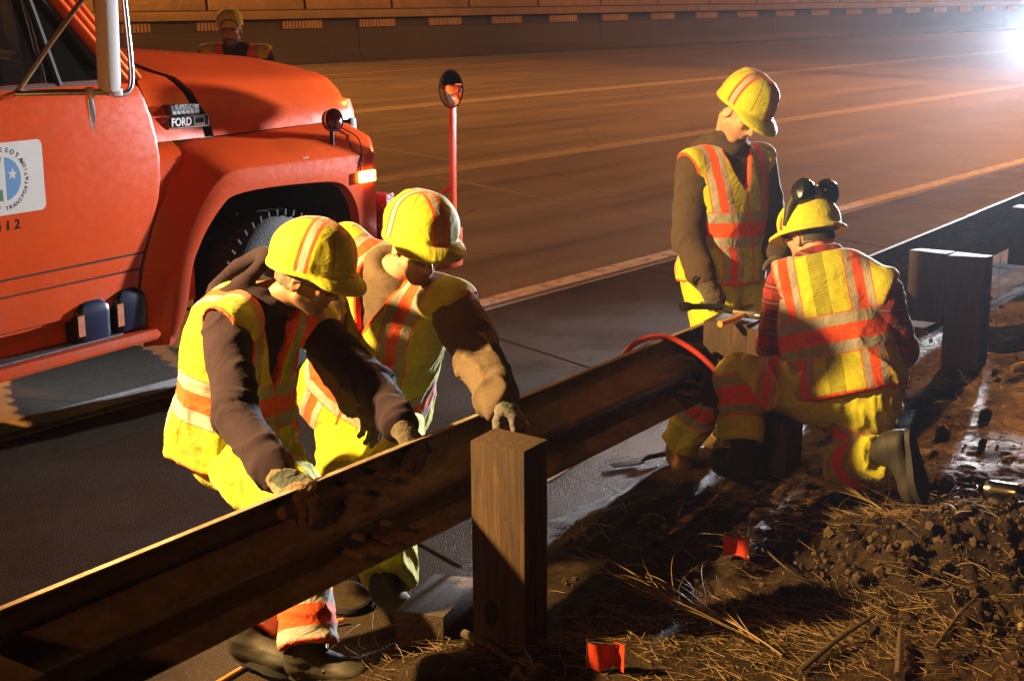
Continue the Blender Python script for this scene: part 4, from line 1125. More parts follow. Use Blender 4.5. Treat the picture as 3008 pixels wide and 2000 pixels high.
    def jacket(s, mat, seed=2.0, r=(.080, .070, .052), hood=None, amp=.012, collar=True, hem=-.05):
        J = s.J
        f = Fld(*s.box(['pelvis', 'neck', 'rsho', 'lsho', 'relb', 'lelb', 'rwri', 'lwri'], .24), .0085)
        d, _ = s.loft(f, .012, hem, 1.04); f.D = np.minimum(f.D, d)
        for a in 'rl':
            fa = norm(J[a+'wri'] - J[a+'elb'])
            f.chain([J[a+'sho'], J[a+'elb']], [r[0] * s.k, r[1] * s.k], .045)
            f.chain([J[a+'elb'], J[a+'wri'] - fa * .05, J[a+'wri'] - fa * .015], [r[1] * s.k, r[2] * 1.12 * s.k, r[2] * .9 * s.k], .02)
        if collar:
            f.torus(J['neck'] + s.U * .022, frame(s.U, s.fr)[:, [0, 2, 1]], .070, .020, .02)
        if hood:
            for (c, M_, R, rr_, sy) in hood: f.torus(c, M_, R, rr_, .018, sy)
        V, F = f.mesh(); V = relax(V, F, 2); N = vnormals(V, F)
        amp_v = np.full(len(V), amp * .6); axv = np.tile(s.U, (len(V), 1)); best = np.full(len(V), .13)
        for a in 'rl':
            for p, q in ((J[a+'sho'], J[a+'elb']), (J[a+'elb'], J[a+'wri'])):
                L = np.linalg.norm(q - p); t = np.clip((V - p) @ (q - p) / L / L, 0, 1); dist = np.linalg.norm(V - (p + t[:, None] * (q - p)), axis=1)
                m = dist < best; best = np.where(m, dist, best); axv = np.where(m[:, None], norm(q - p), axv); amp_v = np.where(m, amp, amp_v)
            amp_v += amp * 1.6 * np.exp(-(np.linalg.norm(V - J[a+'elb'], axis=1) / .08) ** 2) + amp * 1.2 * np.exp(-(np.linalg.norm(V - J[a+'wri'], axis=1) / .10) ** 2)
        hh = (V * axv).sum(1)[:, None] * axv; wv = (np.stack([vnoise(V * 7 + seed), vnoise(V * 7 + 5 + seed), vnoise(V * 7 + 11)], -1) - .5) * 2.4
        rr = .70 * ridged((V - hh) * 4.5 + hh * 12 + seed + wv * .8) ** 3 + .30 * ridged((V - hh) * 8 + hh * 4 + seed + wv) ** 3 + .08
        V = V + N * ((rr - .40) * amp_v)[:, None]
        return s.put('jacket', V, F, mat)
    def vest(s, mat, seed=3.0, hem=-.16, v_t=.42, v_w=.10, loose=.03, amp=.024, arm=.096, neckr=.080, off=.034):
        J = s.J
        f = Fld(*s.box(['pelvis', 'neck', 'rsho', 'lsho'], .30), .0085)
        d, (u, w, t) = s.loft(f, off, hem, 1.02, loose=([-.3, 0, .5, 1], [loose * 1.5, loose, .006, 0]))
        f.D = np.minimum(f.D, d)
        for a in 'rl': f.cone(J['neck'] - s.U * .045, J[a+'sho'] + s.U * .012, .070, .092, .02)
        wv = np.where(t > v_t, v_w * (np.clip((t - v_t) / (1 - v_t), 0, 1.2)) ** .8, -.05)
        f.D = -smin(-f.D, np.abs(u) - wv + 8 * np.clip(.02 - w, 0, 1), .006).astype(f32)
        for a in 'rl':
            sg = 1 if a == 'r' else -1
            o = J[a+'sho'] + s.Rs * sg * .085 - s.U * .02; el = J[a+'elb']
            f.cone(o + s.Rs * sg * .0, o + (el - o) * .35 + s.Rs * sg * .03, arm, arm * 1.05, .004, True)
            f.cone(o, o + s.Rs * sg * .20, arm, arm * 1.4, .004, True)
        f.cone(J['neck'] - s.U * .02, J['neck'] + s.U * .2 + s.fr * .02, neckr, neckr * 1.1, .004, True)
        V, F = f.mesh(); V = relax(V, F, 2, .4)
        u, w, t = s.tor(V[:, 0], V[:, 1], V[:, 2])
        e = np.abs((t - hem) * s.T)
        for a in 'rl':
            sg = 1 if a == 'r' else -1; o = J[a+'sho'] + s.Rs * sg * .085 - s.U * .02; el = J[a+'elb']
            for p, q, r0, r1 in ((o, o + (el - o) * .35 + s.Rs * sg * .03, arm, arm * 1.05), (o, o + s.Rs * sg * .20, arm, arm * 1.4)):
                L = np.linalg.norm(q - p); tt = np.clip((V - p) @ (q - p) / L / L, 0, 1); dd = np.linalg.norm(V - (p + tt[:, None] * (q - p)), axis=1) - (r0 + (r1 - r0) * tt); e = np.minimum(e, np.abs(dd))
        wv = np.where(t > v_t, v_w * (np.clip((t - v_t) / (1 - v_t), 0, 1.2)) ** .8, -.05); e = np.where(w > 0, np.minimum(e, np.abs(np.abs(u) - wv)), e)
        dn = np.linalg.norm(V - J['neck'] - ((V - J['neck']) @ s.U)[:, None] * s.U, axis=1) - neckr; e = np.where(t > .9, np.minimum(e, np.abs(dn)), e)
        N = vnormals(V, F); hh = (V @ s.U)[:, None] * s.U; wq = (np.stack([vnoise(V * 4 + seed), vnoise(V * 4 + 5 + seed), vnoise(V * 4 + 11)], -1) - .5) * 2.6
        rr = .55 * ridged((V - hh) * 10 + hh * 3.6 + seed + wq) ** 3 + .45 * ridged((V - hh) * 8 + hh * 10 + seed + wq * 1.4) ** 3 + .08
        V = V + N * ((rr - .40) * amp * np.clip(1.25 - t, .4, 1.2))[:, None]
        return s.put('vest', V, F, mat, {'u': u, 'v': t * s.T, 'w': w, 'e': e})
    def boot(s, ank, td, up, mat, name='boot', shin=None):
        ank = np.asarray(ank, float); M = frame(td, up); P = lambda x, y, z: ank + M @ np.array([x, y, z])
        f = Fld(ank - .26, ank + .26, .006)
        sh = norm(shin) if shin is not None else M[:, 2]
        f.cone(P(0, -.01, 0) + sh * .11, P(0, -.012, 0), .050, .050, .02); f.cone(P(0, -.035, -.02), P(0, -.035, -.06), .046, .046, .02)
        f.cone(P(0, -.02, -.03), P(0, .12, -.062), .050, .040, .03); f.ell(P(.002, .145, -.064), (.050, .062, .040), M, .02)
        f.cone(P(0, -.035, -.065), P(0, .13, -.07), .040, .044, .02)
        f.plane(P(0, 0, -.088), M @ np.array([0, 0, -1.0]))
        V, F = f.mesh(); N = vnormals(V, F); V = folds(V, N, M[:, 2], .006, 30, 8, 3.0)
        b = s.put(name, V, F, mat)
        # sole: outline extruded
        ol = []
        for k in range(28):
            a = 2 * math.pi * k / 28; y = .062 + .145 * math.sin(a); wd_ = .040 + .014 * np.clip((y - .02) / .12, -.3, 1)
            if abs(y - .03) < .035: wd_ -= .006
            ol.append((wd_ * math.cos(a) * (1.08 if abs(math.cos(a)) > .3 else 1), y))
        v = [P(x, y, z) for z in (-.112, -.085) for x, y in ol]
        mb = MB(); mb.add([p - s.base for p in v], [(i, (i+1) % 28, 28 + (i+1) % 28, 28 + i) for i in range(28)] + [tuple(range(28)), tuple(range(28, 56))], True); mb.build('sole', M_sole, b)
        return b
    def glove(s, wri, D, Nn, side, mat, curl=(.5, .6, .5), thumb=(.6, .6, -.4), cuff=None, cuffdir=None, spread=.5, size=1.0):
        """D: wrist to knuckles, Nn: back of the hand, side: +1 if the thumb is towards D x Nn"""
        D = norm(D); Nn = norm(np.asarray(Nn, float) - D * (np.asarray(Nn, float) @ D)); T = np.cross(D, Nn) * side; wri = np.asarray(wri, float)
        k = size; f = Fld(wri - .25, wri + .25, .0042)
        cd = norm(cuffdir) if cuffdir is not None else -D
        f.cone(wri + cd * .055 * k, wri, .040 * k, .034 * k, .01)
        M = np.stack([T, D, Nn], 1)
        f.ell(wri + D * .055 * k, (.046 * k, .058 * k, .023 * k), M, .02); f.cone(wri, wri + D * .03 * k, .034 * k, .030 * k, .02)
        f.cone(wri + D * .025 * k + T * .02 * k - Nn * .008, wri + D * .05 * k + T * .036 * k - Nn * .012, .020 * k, .017 * k, .015)
        for i, (off, L, fw) in enumerate(((.033, .95, .085), (.011, 1.05, .094), (-.011, .98, .090), (-.032, .80, .080))):
            b = wri + D * fw * k + T * off * k; d = norm(D + T * (off * spread * 4)); ang = 0; r = .0125
            p = b - d * .015 * k
            for j, seg in enumerate((.046, .030, .026)):
                ang += curl[j] * (1 + .06 * (i - 1)); q = p + (d * math.cos(ang) - Nn * math.sin(ang)) * seg * L * k
                f.cone(p, q, (r - .0008 * j) * k, (r - .0008 * (j + 1)) * k, .004 if j == 0 else .003); p = q
        b = wri + D * .035 * k + T * .032 * k - Nn * .010; td = norm(T * thumb[0] + D * thumb[1] + Nn * thumb[2])
        m_ = b + td * .042 * k; e_ = m_ + norm(td + D * .5 - Nn * .25) * .034 * k
        f.cone(b, m_, .0165 * k, .0145 * k, .012); f.cone(m_, e_, .0145 * k, .0125 * k, .004)
        V, F = f.mesh(); N = vnormals(V, F)
        V = folds(V, N, D, .004, 55, 30, 2.0)
        at_ = (V - wri) @ (-cd)
        o = s.put('glove', V, F, mat, {'h': at_, 'pd': (V - wri) @ Nn})
        return o
    def hat(s, mat, rim=(.128, .150), height=.150, z0=.050, visor=.060, brim=.004, droop=.03, lump=.007, seed=0.0, tilt=0.0, name='hard_hat_cover', parent=None, full=False, back=0.0):
        H, M = s.J['head'], s.HM
        nA, nT = 72, 22; V = []; hx = []; hy = []; ht = []
        ca, sa_ = math.cos(tilt), math.sin(tilt)
        def put(x, y, z, t):
            V.append((x, y * ca + z * sa_, -y * sa_ + z * ca + z0)); hx.append(x); hy.append(y); ht.append(t)
        rings = []
        def ring(fn):
            r0 = len(V)
            for k in range(nA): fn(2 * math.pi * k / nA)
            rings.append(r0)
        def vis(a): 
            c = max(0.0, math.cos(a)); return brim + visor * c ** 1.1 * (1 / (1 + math.exp(-(c - .42) * 16)))
        def base(a, k=1.0): return rim[0] * math.sin(a) * k, rim[1] * math.cos(a) * k
        def dz(a): return -.012 * math.cos(a) * 0 - back * max(0, -math.cos(a))
        ring(lambda a: put(*base(a, .93), dz(a) - .004, -.3))
        ring(lambda a: put(base(a)[0] + math.sin(a) * vis(a) * .95, base(a)[1] + math.cos(a) * vis(a) * .95, dz(a) - droop * (vis(a) / (visor + brim)) - .010, -.2))
        ring(lambda a: put(base(a)[0] + math.sin(a) * vis(a), base(a)[1] + math.cos(a) * vis(a), dz(a) - droop * (vis(a) / (visor + brim)) - .004, -.1))
        ring(lambda a: put(base(a)[0] + math.sin(a) * vis(a) * .93, base(a)[1] + math.cos(a) * vis(a) * .93, dz(a) - droop * (vis(a) / (visor + brim)) * .9 + .003, -.05))
        ring(lambda a: put(base(a)[0] + math.sin(a) * vis(a) * .25, base(a)[1] + math.cos(a) * vis(a) * .25, dz(a) + .006, .001))
        for j in range(nT):
            t = j / (nT - 1) * .985; th_ = t * math.pi / 2
            rr = math.cos(th_) ** .72; zz = height * math.sin(th_) ** .95
            ring(lambda a: put(*base(a, rr * (1.0 + .02 * math.sin(th_ * 2))), dz(a) * (1 - t) + zz + .010, .01 + t))
        V = np.array(V); n = vnoise(V * 9 + seed); n2 = ridged(V * np.array([16, 16, 8]) + seed) ** 2
        ctr = np.array([0, 0, z0 + .03]); dr_ = V - ctr; dr_ /= np.linalg.norm(dr_, axis=1, keepdims=True)
        m = np.array(ht) > .02
        V = V + dr_ * ((n - .5) * lump * 2 + (n2 - .35) * lump * .9)[:, None] * m[:, None]
        F = []
        for i in range(len(rings) - 1):
            for k in range(nA): F.append((rings[i] + k, rings[i] + (k + 1) % nA, rings[i+1] + (k + 1) % nA, rings[i+1] + k))
        W = H + V @ M.T
        top = rings[-1]; c0 = len(W); W = np.vstack([W, W[top:top + nA].mean(0)]); hx.append(0); hy.append(0); ht.append(1.0)
        F = np.array(F); T3 = np.array([(top + k, top + (k + 1) % nA, c0, c0) for k in range(nA)])
        me = bpy.data.meshes.new(name)
        fl = [tuple(q) for q in F] + [tuple(q[:3]) for q in T3]
        me.from_pydata([tuple(p - s.base) for p in W], [], fl); me.polygons.foreach_set('use_smooth', [True] * len(fl))
        for nm, a in (('hx', hx), ('hy', hy), ('ht', ht)):
            at_ = me.attributes.new(nm, 'FLOAT', 'POINT'); at_.data.foreach_set('value', np.asarray(a, f32))
        bm = bmesh.new(); bm.from_mesh(me); bmesh.ops.recalc_face_normals(bm, faces=bm.faces); bm.to_mesh(me); bm.free()
        return obj(name, me, mat, parent or s.e)
    def glasses(s):
        H, M = s.J['head'], s.HM; P = lambda x, y, z: H + M @ np.array([x, y, z]) - s.base
        mb = MB()
        for q in (-1, 1):
            mb.tube([P(q * .032 + .022 * math.cos(a), .108 + .002 * math.cos(a), .002 + .017 * math.sin(a)) for a in [2 * math.pi * k / 18 for k in range(19)]], .0018, 5)
            mb.tube([P(q * .054, .106, .006), P(q * .078, .06, .008), P(q * .084, 0, .006), P(q * .082, -.03, -.008)], .002, 5)
        mb.tube([P(-.010, .110, .004), P(.010, .110, .004)], .0018, 5)
        return mb.build('glasses', M_lens, s.e)
def pt(x, y, Y):
    """world point at distance Y seen at (x, y) of the photograph scaled to 2358 pixels wide"""
    k = 3008 / 2358.0; a = (x * k - 1504) / FPX; b = (1000 - y * k) / FPX
    d = np.array([a, math.cos(PITCH) + b * math.sin(PITCH), -math.sin(PITCH) + b * math.cos(PITCH)])
    return np.array([0, 0, CAM_H]) + d * (Y / d[1])
def pz(x, y, z):
    q = at(x * 3008 / 2358.0, y * 3008 / 2358.0, z); return np.array([q.x, q.y, q.z])
def knee(hip, ank, L1, L2, toward):
    """two-bone joint bent towards a direction"""
    hip, ank = np.asarray(hip, float), np.asarray(ank, float); d = np.linalg.norm(ank - hip); ax = (ank - hip) / d
    if d > L1 + L2: return hip + (ank - hip) * L1 / (L1 + L2)
    a = (L1 * L1 - L2 * L2 + d * d) / (2 * d); h = math.sqrt(max(0, L1 * L1 - a * a)); t = np.asarray(toward, float); t = norm(t - ax * (t @ ax))
    return hip + ax * a + t * h
# ================================================================== the road crew
M_vest1 = vest_mat('hivis_vest_side_mesh', .06, side_mesh=True); M_vestA = vest_mat('hivis_vest', .10); M_vest4 = vest_mat('hivis_vest_back_mesh', .12, (.095, .185))
M_pants = pants_mat('hivis_trousers', True, ((.015, .165),)); M_pantsP = pants_mat('hivis_trousers_plain', False, ((.16, .31),)); M_pants4 = pants_mat('hivis_trousers_kneeling', False, ((.14, .30), (.40, .47)))
M_hat = hat_mat('hard_hat_cover_cloth'); M_hat4 = hat_mat('hard_hat_yellow', False)
M_purple = knit_mat('dark_purple_fleece', (0.022, 0.011, 0.022)); M_taupe = knit_mat('brown_canvas', (0.125, 0.088, 0.062)); M_olive = knit_mat('olive_brown_fleece', (0.065, 0.045, 0.030))
# red plaid flannel
g = cloth_base('red_plaid_flannel', .9)
sp = g.n('SeparateXYZ', None, Vector=g.co()); bands = [g.math('GREATER_THAN', g.math('SINE', g.math('MULTIPLY', sp.outputs[i], 95.0)), .3) for i in (0, 2)]
c = g.mix(bands[1], (0.26, 0.018, 0.016), (0.12, 0.008, 0.010)); c = g.mix(g.math('MULTIPLY', bands[0], .6), c, (0.05, 0.006, 0.010))
c = g.mix(g.math('MULTIPLY', g.math('GREATER_THAN', g.math('SINE', g.math('MULTIPLY', sp.outputs[2], 95.0)), .96), .35), c, (0.45, 0.25, 0.22)); g.set(Base_Color=c); M_plaid = g.m
def glove_mat(name, c, cuff, stripes=True):
    g = cloth_base(name, .85, 200, .002, 30); h = g.attr('h'); pdn = g.attr('pd')
    cc = g.mix(g.mapr(g.noise(18, 5, .7), .3, .7), tuple(x * .6 for x in c), tuple(x * 1.2 for x in c))
    cu = g.mix(g.math('GREATER_THAN', g.math('SINE', g.math('MULTIPLY', h, 480.0)), .35), cuff, (0.10, 0.10, 0.13)) if stripes else cuff
    cc = g.mix(g.math('LESS_THAN', h, -.004), cc, cu)
    if stripes: cc = g.mix(g.math('MULTIPLY', g.band(h, .02, .075), g.math('GREATER_THAN', pdn, .010)), cc, (0.045, 0.06, 0.06))
    g.set(Base_Color=cc); return g.m
M_gloveA = glove_mat('leather_palm_glove', (0.24, 0.17, 0.12), (0.50, 0.24, 0.20)); M_gloveB = glove_mat('dark_work_glove', (0.10, 0.080, 0.065), (0.07, 0.06, 0.05), False)
M_gloveC = glove_mat('grey_work_glove', (0.13, 0.12, 0.13), (0.12, 0.07, 0.05))

# ---------------------------------------------------------------- 1: bending over the rail, purple hooded top
J = dict(pelvis=pt(540, 985, 4.88), neck=pt(592, 672, 4.86), head=pt(708, 640, 4.80))
J['rsho'] = pt(520, 762, 4.60); J['lsho'] = pt(722, 752, 4.98)
J['rwri'] = pt(640, 1098, 4.06); J['lwri'] = pt(925, 985, 4.52)
J['relb'] = pt(545, 960, 4.30); J['lelb'] = pt(862, 895, 4.78)
J['rhip'] = pt(520, 1045, 4.76); J['lhip'] = pt(612, 1040, 4.98)
J['rank'] = pz(712, 1490, .145); J['lank'] = pz(575, 1450, .145)
J['rknee'] = knee(J['rhip'], J['rank'], .44, .42, (.7, -.45, .35)); J['lknee'] = knee(J['lhip'], J['lank'], .44, .42, (.8, -.1, .4))
w1 = Person(J, 'worker in purple hooded top and striped yellow hat bending over the rail', (.92, -.16, -.34), (.33, -.12, .94), bow=.03, skin=(0.36, 0.19, 0.125))
w1.body(.55); w1.hair((0.14, 0.10, 0.075), -.045); w1.pants(M_pants, 1.3, amp=.020, r=(.115, .095, .082), cuff=.092, cuffz=-.02)
U_, F_, R_s = w1.U, w1.fr, w1.Rs
back = -F_
hoodc = J['neck'] + back * .04 + np.array([-.03, 0, .045])
w1.jacket(M_purple, 2.7, hood=[(hoodc, frame(np.array([-.25, -.1, .35]), np.array([0.55, -.2, .9]))[:, [0, 2, 1]], .095, .026, 1.2), (J['neck'] + np.array([.02, 0, -.02]), frame(F_, U_)[:, [0, 1, 2]], .085, .030, 1.1)], amp=.012)
w1.vest(M_vest1, 3.1, hem=-.19, v_t=.42, v_w=.088, loose=.035)
w1.hat(M_hat, seed=1.0, tilt=R_(-3), visor=.050, back=.02)
w1.glasses()
w1.boot(J['rank'], (.93, -.33, 0), (0, 0, 1), M_leather, shin=J['rknee'] - J['rank']); w1.boot(J['lank'], (.85, -.5, 0), (0, 0, 1), M_leather, shin=J['lknee'] - J['lank'])
w1.glove(J['rwri'], (.84, -.46, -.18), (.25, -.35, .90), 1, M_gloveA, (.75, .75, .3), (.75, .5, -.35), cuffdir=J['relb'] - J['rwri'], size=1.15)
w1.glove(J['lwri'], (.55, -.62, -.55), (.45, -.35, .80), -1, M_gloveB, (.55, .7, .4), (.7, .5, -.3), cuffdir=J['lelb'] - J['lwri'])

# ---------------------------------------------------------------- 2: behind him, reaching to the post
J = dict(neck=pt(905, 622, 5.20), pelvis=pt(842, 905, 5.62), head=pt(962, 572, 5.06))
J['lsho'] = pt(1045, 705, 5.08); J['rsho'] = pt(796, 572, 5.36)
J['lelb'] = pt(1108, 838, 4.86); J['lwri'] = pt(1152, 930, 4.62)
J['relb'] = pt(735, 760, 5.25); J['rwri'] = pt(830, 930, 5.02)
J['lhip'] = pt(900, 935, 5.58); J['rhip'] = pt(795, 925, 5.72)
J['lank'] = pz(893, 1338, .112); J['rank'] = pz(735, 1150, .112)
J['lknee'] = knee(J['lhip'], J['lank'], .45, .43, (.5, -.8, .3)); J['rknee'] = knee(J['rhip'], J['rank'], .45, .43, (.3, -.9, .2))
w2 = Person(J, 'worker in brown jacket leaning over with a glove on the near post', (.44, -.80, -.36), (.22, -.32, .92), bow=.05, skin=(0.55, 0.30, 0.20), size=1.12)
w2.body(.35); w2.hair((0.05, 0.035, 0.025)); w2.pants(M_pantsP, 4.1, amp=.022, r=(.115, .092, .080), cuff=.088, cuffz=-.02); w2.jacket(M_taupe, 5.2, r=(.082, .076, .056), amp=.016)
w2.vest(vest_mat('hivis_vest_leaning', .05, (.085, .185)), 6.4, hem=-.14, v_t=.66, v_w=.075, loose=.045, amp=.018)
w2.hat(M_hat, seed=5.0, tilt=R_(-13), visor=.050)
w2.boot(J['lank'], (.55, -.83, 0), (0, 0, 1), M_leather, shin=J['lknee'] - J['lank']); w2.boot(J['rank'], (.6, -.8, 0), (0, 0, 1), M_leather, shin=J['rknee'] - J['rank'])
w2.glove(J['lwri'], (.60, -.58, -.42), (.60, .10, .80), 1, M_gloveC, (.65, .75, .35), (.55, .55, -.5), cuffdir=J['lelb'] - J['lwri'], size=1.18)
w2.glove(J['rwri'], (.5, -.6, -.5), (.4, -.2, .8), -1, M_gloveB, cuffdir=J['relb'] - J['rwri'])

# ---------------------------------------------------------------- 3: standing, looking down
J = dict(pelvis=pt(1662, 610, 6.62), neck=pt(1668, 338, 6.66), head=pt(1702, 262, 6.58))
J['rsho'] = pt(1598, 392, 6.56); J['lsho'] = pt(1748, 378, 6.72)
J['relb'] = pt(1584, 548, 6.46); J['rwri'] = pt(1622, 648, 6.30)
J['lelb'] = pt(1776, 520, 6.72); J['lwri'] = pt(1790, 592, 6.55)
J['rhip'] = pt(1632, 640, 6.55); J['lhip'] = pt(1698, 640, 6.72)
J['rank'] = pz(1563, 1028, .112); J['lank'] = pz(1652, 990, .112)
J['rknee'] = knee(J['rhip'], J['rank'], .45, .45, (.5, -.8, .1)); J['lknee'] = knee(J['lhip'], J['lank'], .45, .45, (.6, -.7, .1))
w3 = Person(J, 'tall worker standing with head bowed, flashlight in his glove', (.55, -.60, -.58), (.42, -.28, .86), skin=(0.60, 0.34, 0.235))
w3.body(.22); w3.hair((0.06, 0.04, 0.03)); w3.pants(M_pantsP, 7.7, amp=.018, cuff=.092, cuffz=-.02)
hb = J['neck'] - w3.fr * .03
w3.jacket(M_olive, 8.8, r=(.084, .074, .060), hood=[(hb + np.array([0, 0, .030]), frame(w3.fr + np.array([0, 0, .3]), (0, 0, 1))[:, [0, 1, 2]], .088, .026, 1.25), (hb + np.array([0, 0, -.005]), frame(w3.fr, (0, 0, 1))[:, [0, 1, 2]], .100, .030, 1.2)])
w3.vest(M_vestA, 9.3, hem=-.13, v_t=.66, v_w=.072, loose=.02, amp=.011)
w3.hat(M_hat, (.120, .142), .148, seed=9.0, tilt=R_(-5), visor=.052, back=.01)
w3.boot(J['rank'], (.05, -1, 0), (0, 0, 1), M_tan, shin=J['rknee'] - J['rank']); w3.boot(J['lank'], (.5, -.85, 0), (0, 0, 1), M_tan, shin=J['lknee'] - J['lank'])
w3.glove(J['rwri'], (.50, -.45, -.74), (.25, -.75, .45), -1, M_gloveB, (.75, .95, .6), (.45, .6, -.6), cuffdir=J['relb'] - J['rwri'], size=1.08)
w3.glove(J['lwri'], (.1, -.8, -.55), (.6, -.2, .5), 1, M_gloveB, cuffdir=J['lelb'] - J['lwri'])
mb = MB(); wc = J['rwri'] - w3.base; mb.tube([wc + np.array([-.035, 0, .012]), wc + np.array([-.030, -.025, .008])], .026, 14); mb.tube([wc + np.array([-.032, -.025, .010]), wc + np.array([-.029, -.034, .006])], .020, 14); mb.build('wrist_watch', M_blk, w3.e)
# the flashlight he holds
fl0 = pt(1568, 706, 6.16); fl1 = pt(1662, 706, 6.22)
ax = norm(fl1 - fl0); fe = empty('flashlight', fl0); tag(fe, 'slim black flashlight in the hand of the standing worker', 'flashlight')
Mf = Matrix.Translation((0, 0, 0)) @ Vector(ax).to_track_quat('Z', 'Y').to_matrix().to_4x4()
L = float(np.linalg.norm(fl1 - fl0))
mb = MB(); mb.lathe([(.001, .0), (.019, .0), (.021, .012), (.020, .035), (.013, .055), (.0125, L - .02), (.0145, L - .015), (.0145, L), (.001, L)], Mf, 18); mb.build('barrel', M_blk, fe)
mb = MB(); mb.lathe([(.001, -.002), (.016, -.002), (.016, .002), (.001, .002)], Mf, 18); mb.build('lens', M_glass, fe)

# ---------------------------------------------------------------- 4: kneeling, back to us
J = dict(pelvis=pt(1945, 885, 5.52), neck=pt(1888, 592, 5.68), head=pt(1866, 548, 5.80))
J['lsho'] = pt(1808, 655, 5.66); J['rsho'] = pt(2032, 672, 5.54)
J['lhip'] = pt(1888, 908, 5.50); J['rhip'] = pt(2005, 918, 5.44)
J['lank'] = pt(1708, 1045, 5.46); J['lknee'] = pt(1706, 872, 5.62)
J['rknee'] = pt(1955, 1078, 5.42); J['rank'] = pt(2045, 1042, 5.16)
J['lelb'] = pt(1782, 792, 5.72); J['lwri'] = pt(1810, 800, 5.98)
J['relb'] = pt(2074, 812, 5.58); J['rwri'] = pt(2000, 820, 5.84)
w4 = Person(J, 'worker kneeling with his back to us, ear muffs on his hard hat', (-.46, .84, -.28), (-.06, .28, .95), bow=-.035, skin=(0.58, 0.30, 0.22), size=1.03)
w4.body(.25); w4.hair((0.22, 0.17, 0.13), -.035, -.02, .004); w4.pants(M_pants4, 10.2, r=(.115, .092, .082), cuff=.080, amp=.020, cuffz=-.055)
w4.jacket(M_plaid, 11.4, r=(.076, .066, .05), hem=-.10)
w4.vest(M_vest4, 12.1, hem=-.08, v_t=.5, v_w=.1, loose=.03, amp=.013, arm=.095)
h4 = w4.hat(M_hat4, (.118, .142), .125, .030, .030, .020, .016, .004, 14.0, R_(4), 'hard_hat', back=.0)
P4 = lambda x, y, z: J['head'] + w4.HM @ np.array([x, y, z]) - w4.base
mb = MB(); mb.tube([P4(-.112, .01, .05), P4(-.108, -.02, .12), P4(-.070, -.035, .19)], [.014, .024, .024], 10); mb.build('ear_muff_arm', M_blk, h4)
mb = MB(); mb.tube([P4(.112, .01, .06), P4(.108, -.02, .12), P4(.075, -.035, .19)], [.011, .014, .012], 10); mb.build('ear_muff_arm', M_blk, h4)
for q in (-1, 1):
    c_ = P4(q * .064, -.05, .178); axm = w4.HM @ norm(np.array([q * .95, -.25, .20]))
    Mq = Matrix.Translation(c_) @ Vector(axm).to_track_quat('Z', 'Y').to_matrix().to_4x4() @ Matrix.Diagonal((1.2, 1.5, 1.35, 1))
    mb = MB(); mb.lathe([(.001, -.030), (.026, -.030), (.036, -.020), (.040, -.004), (.037, .012), (.026, .026), (.001, .031)], Mq, 22); mb.build('ear_muff_cup', simple('glossy_black_plastic', (0.012, 0.012, 0.014), 0.18), h4)
# orange and silver tape on the side of the hat, headband at the back
sb = [P4(-.118 * math.cos(a) , .03, .035 + .11 * math.sin(a)) for a in [R_(x) for x in (0, 12, 24, 36)]]
mb = MB(); mb.tube(sb, .010, 6, flat=.3); mb.build('orange_tape', simple('orange_tape', ORANGE, .6), h4)
mb = MB(); A = [P4(.082 * math.sin(a), -.012 - .102 * math.cos(a), -.018) for a in [R_(x) for x in range(-70, 71, 10)]]; B = [P4(.082 * math.sin(a), -.012 - .102 * math.cos(a), .018) for a in [R_(x) for x in range(-70, 71, 10)]]
mb.strip(A, B); mb.build('headband', simple('black_headband', (0.02, 0.02, 0.022), .7), h4)
w4.glasses()
w4.boot(J['lank'], (-.35, .93, 0), (0, 0, 1), M_leather, shin=J['lknee'] - J['lank']); w4.boot(J['rank'], (.22, -.16, -.95), (-.72, .66, -.15), M_leather, shin=J['rknee'] - J['rank'])
w4.glove(J['lwri'], (-.2, .9, -.4), (-.5, 0, .8), 1, M_gloveB, cuffdir=J['lelb'] - J['lwri']); w4.glove(J['rwri'], (-.4, .8, -.4), (.4, 0, .8), -1, M_gloveB, cuffdir=J['relb'] - J['rwri'])
# shirt tail below the vest

# ---------------------------------------------------------------- 5: far side of the truck, looking over the hood
c5 = pt(531, 82, 11.3); g0 = c5[2] - 1.72
def a5(x, y, z): return np.array([c5[0] + x, c5[1] + y, g0 + z + .03])
J = dict(pelvis=a5(.02, .05, .96), neck=a5(.03, .06, 1.60), head=a5(0, 0, 1.72), rsho=a5(-.19, .02, 1.53), lsho=a5(.24, .06, 1.52), relb=a5(-.26, .0, 1.13), lelb=a5(.30, .02, 1.13), rwri=a5(-.22, -.16, .98), lwri=a5(.26, -.14, .98),
         rhip=a5(-.07, .05, .90), lhip=a5(.11, .05, .90), rknee=a5(-.09, .02, .5), lknee=a5(.13, .02, .5), rank=a5(-.10, .05, .1), lank=a5(.14, .05, .1))
w5 = Person(J, 'moustached worker in yellow cap looking over the truck hood', (.12, -.97, -.20), (0, -.2, .98), skin=(0.42, 0.25, 0.19))
w5.body(.9); w5.hair((0.05, 0.035, 0.03), -.05, 0.0); w5.pants(M_pantsP, 1.1); w5.jacket(M_purple, 2.1); w5.vest(M_vestA, 2.4, v_t=.5)
w5.hat(M_hat4, (.100, .116), .098, .062, .006, .004, .01, .004, 3.0, R_(-6), 'cap')
mb = MB(); H5, M5 = J['head'], w5.HM; q5 = lambda x, y, z: H5 + M5 @ np.array([x, y, z]) - w5.base
A = [q5(.062 * math.cos(a), .113 - .01 * abs(math.cos(a)), .062 + .050 * math.sin(a)) for a in [math.pi * k / 12 for k in range(13)]]
mb.tube(A, .005, 6); mb.build('cap_strap_opening', M_hvtrim, w5.e)
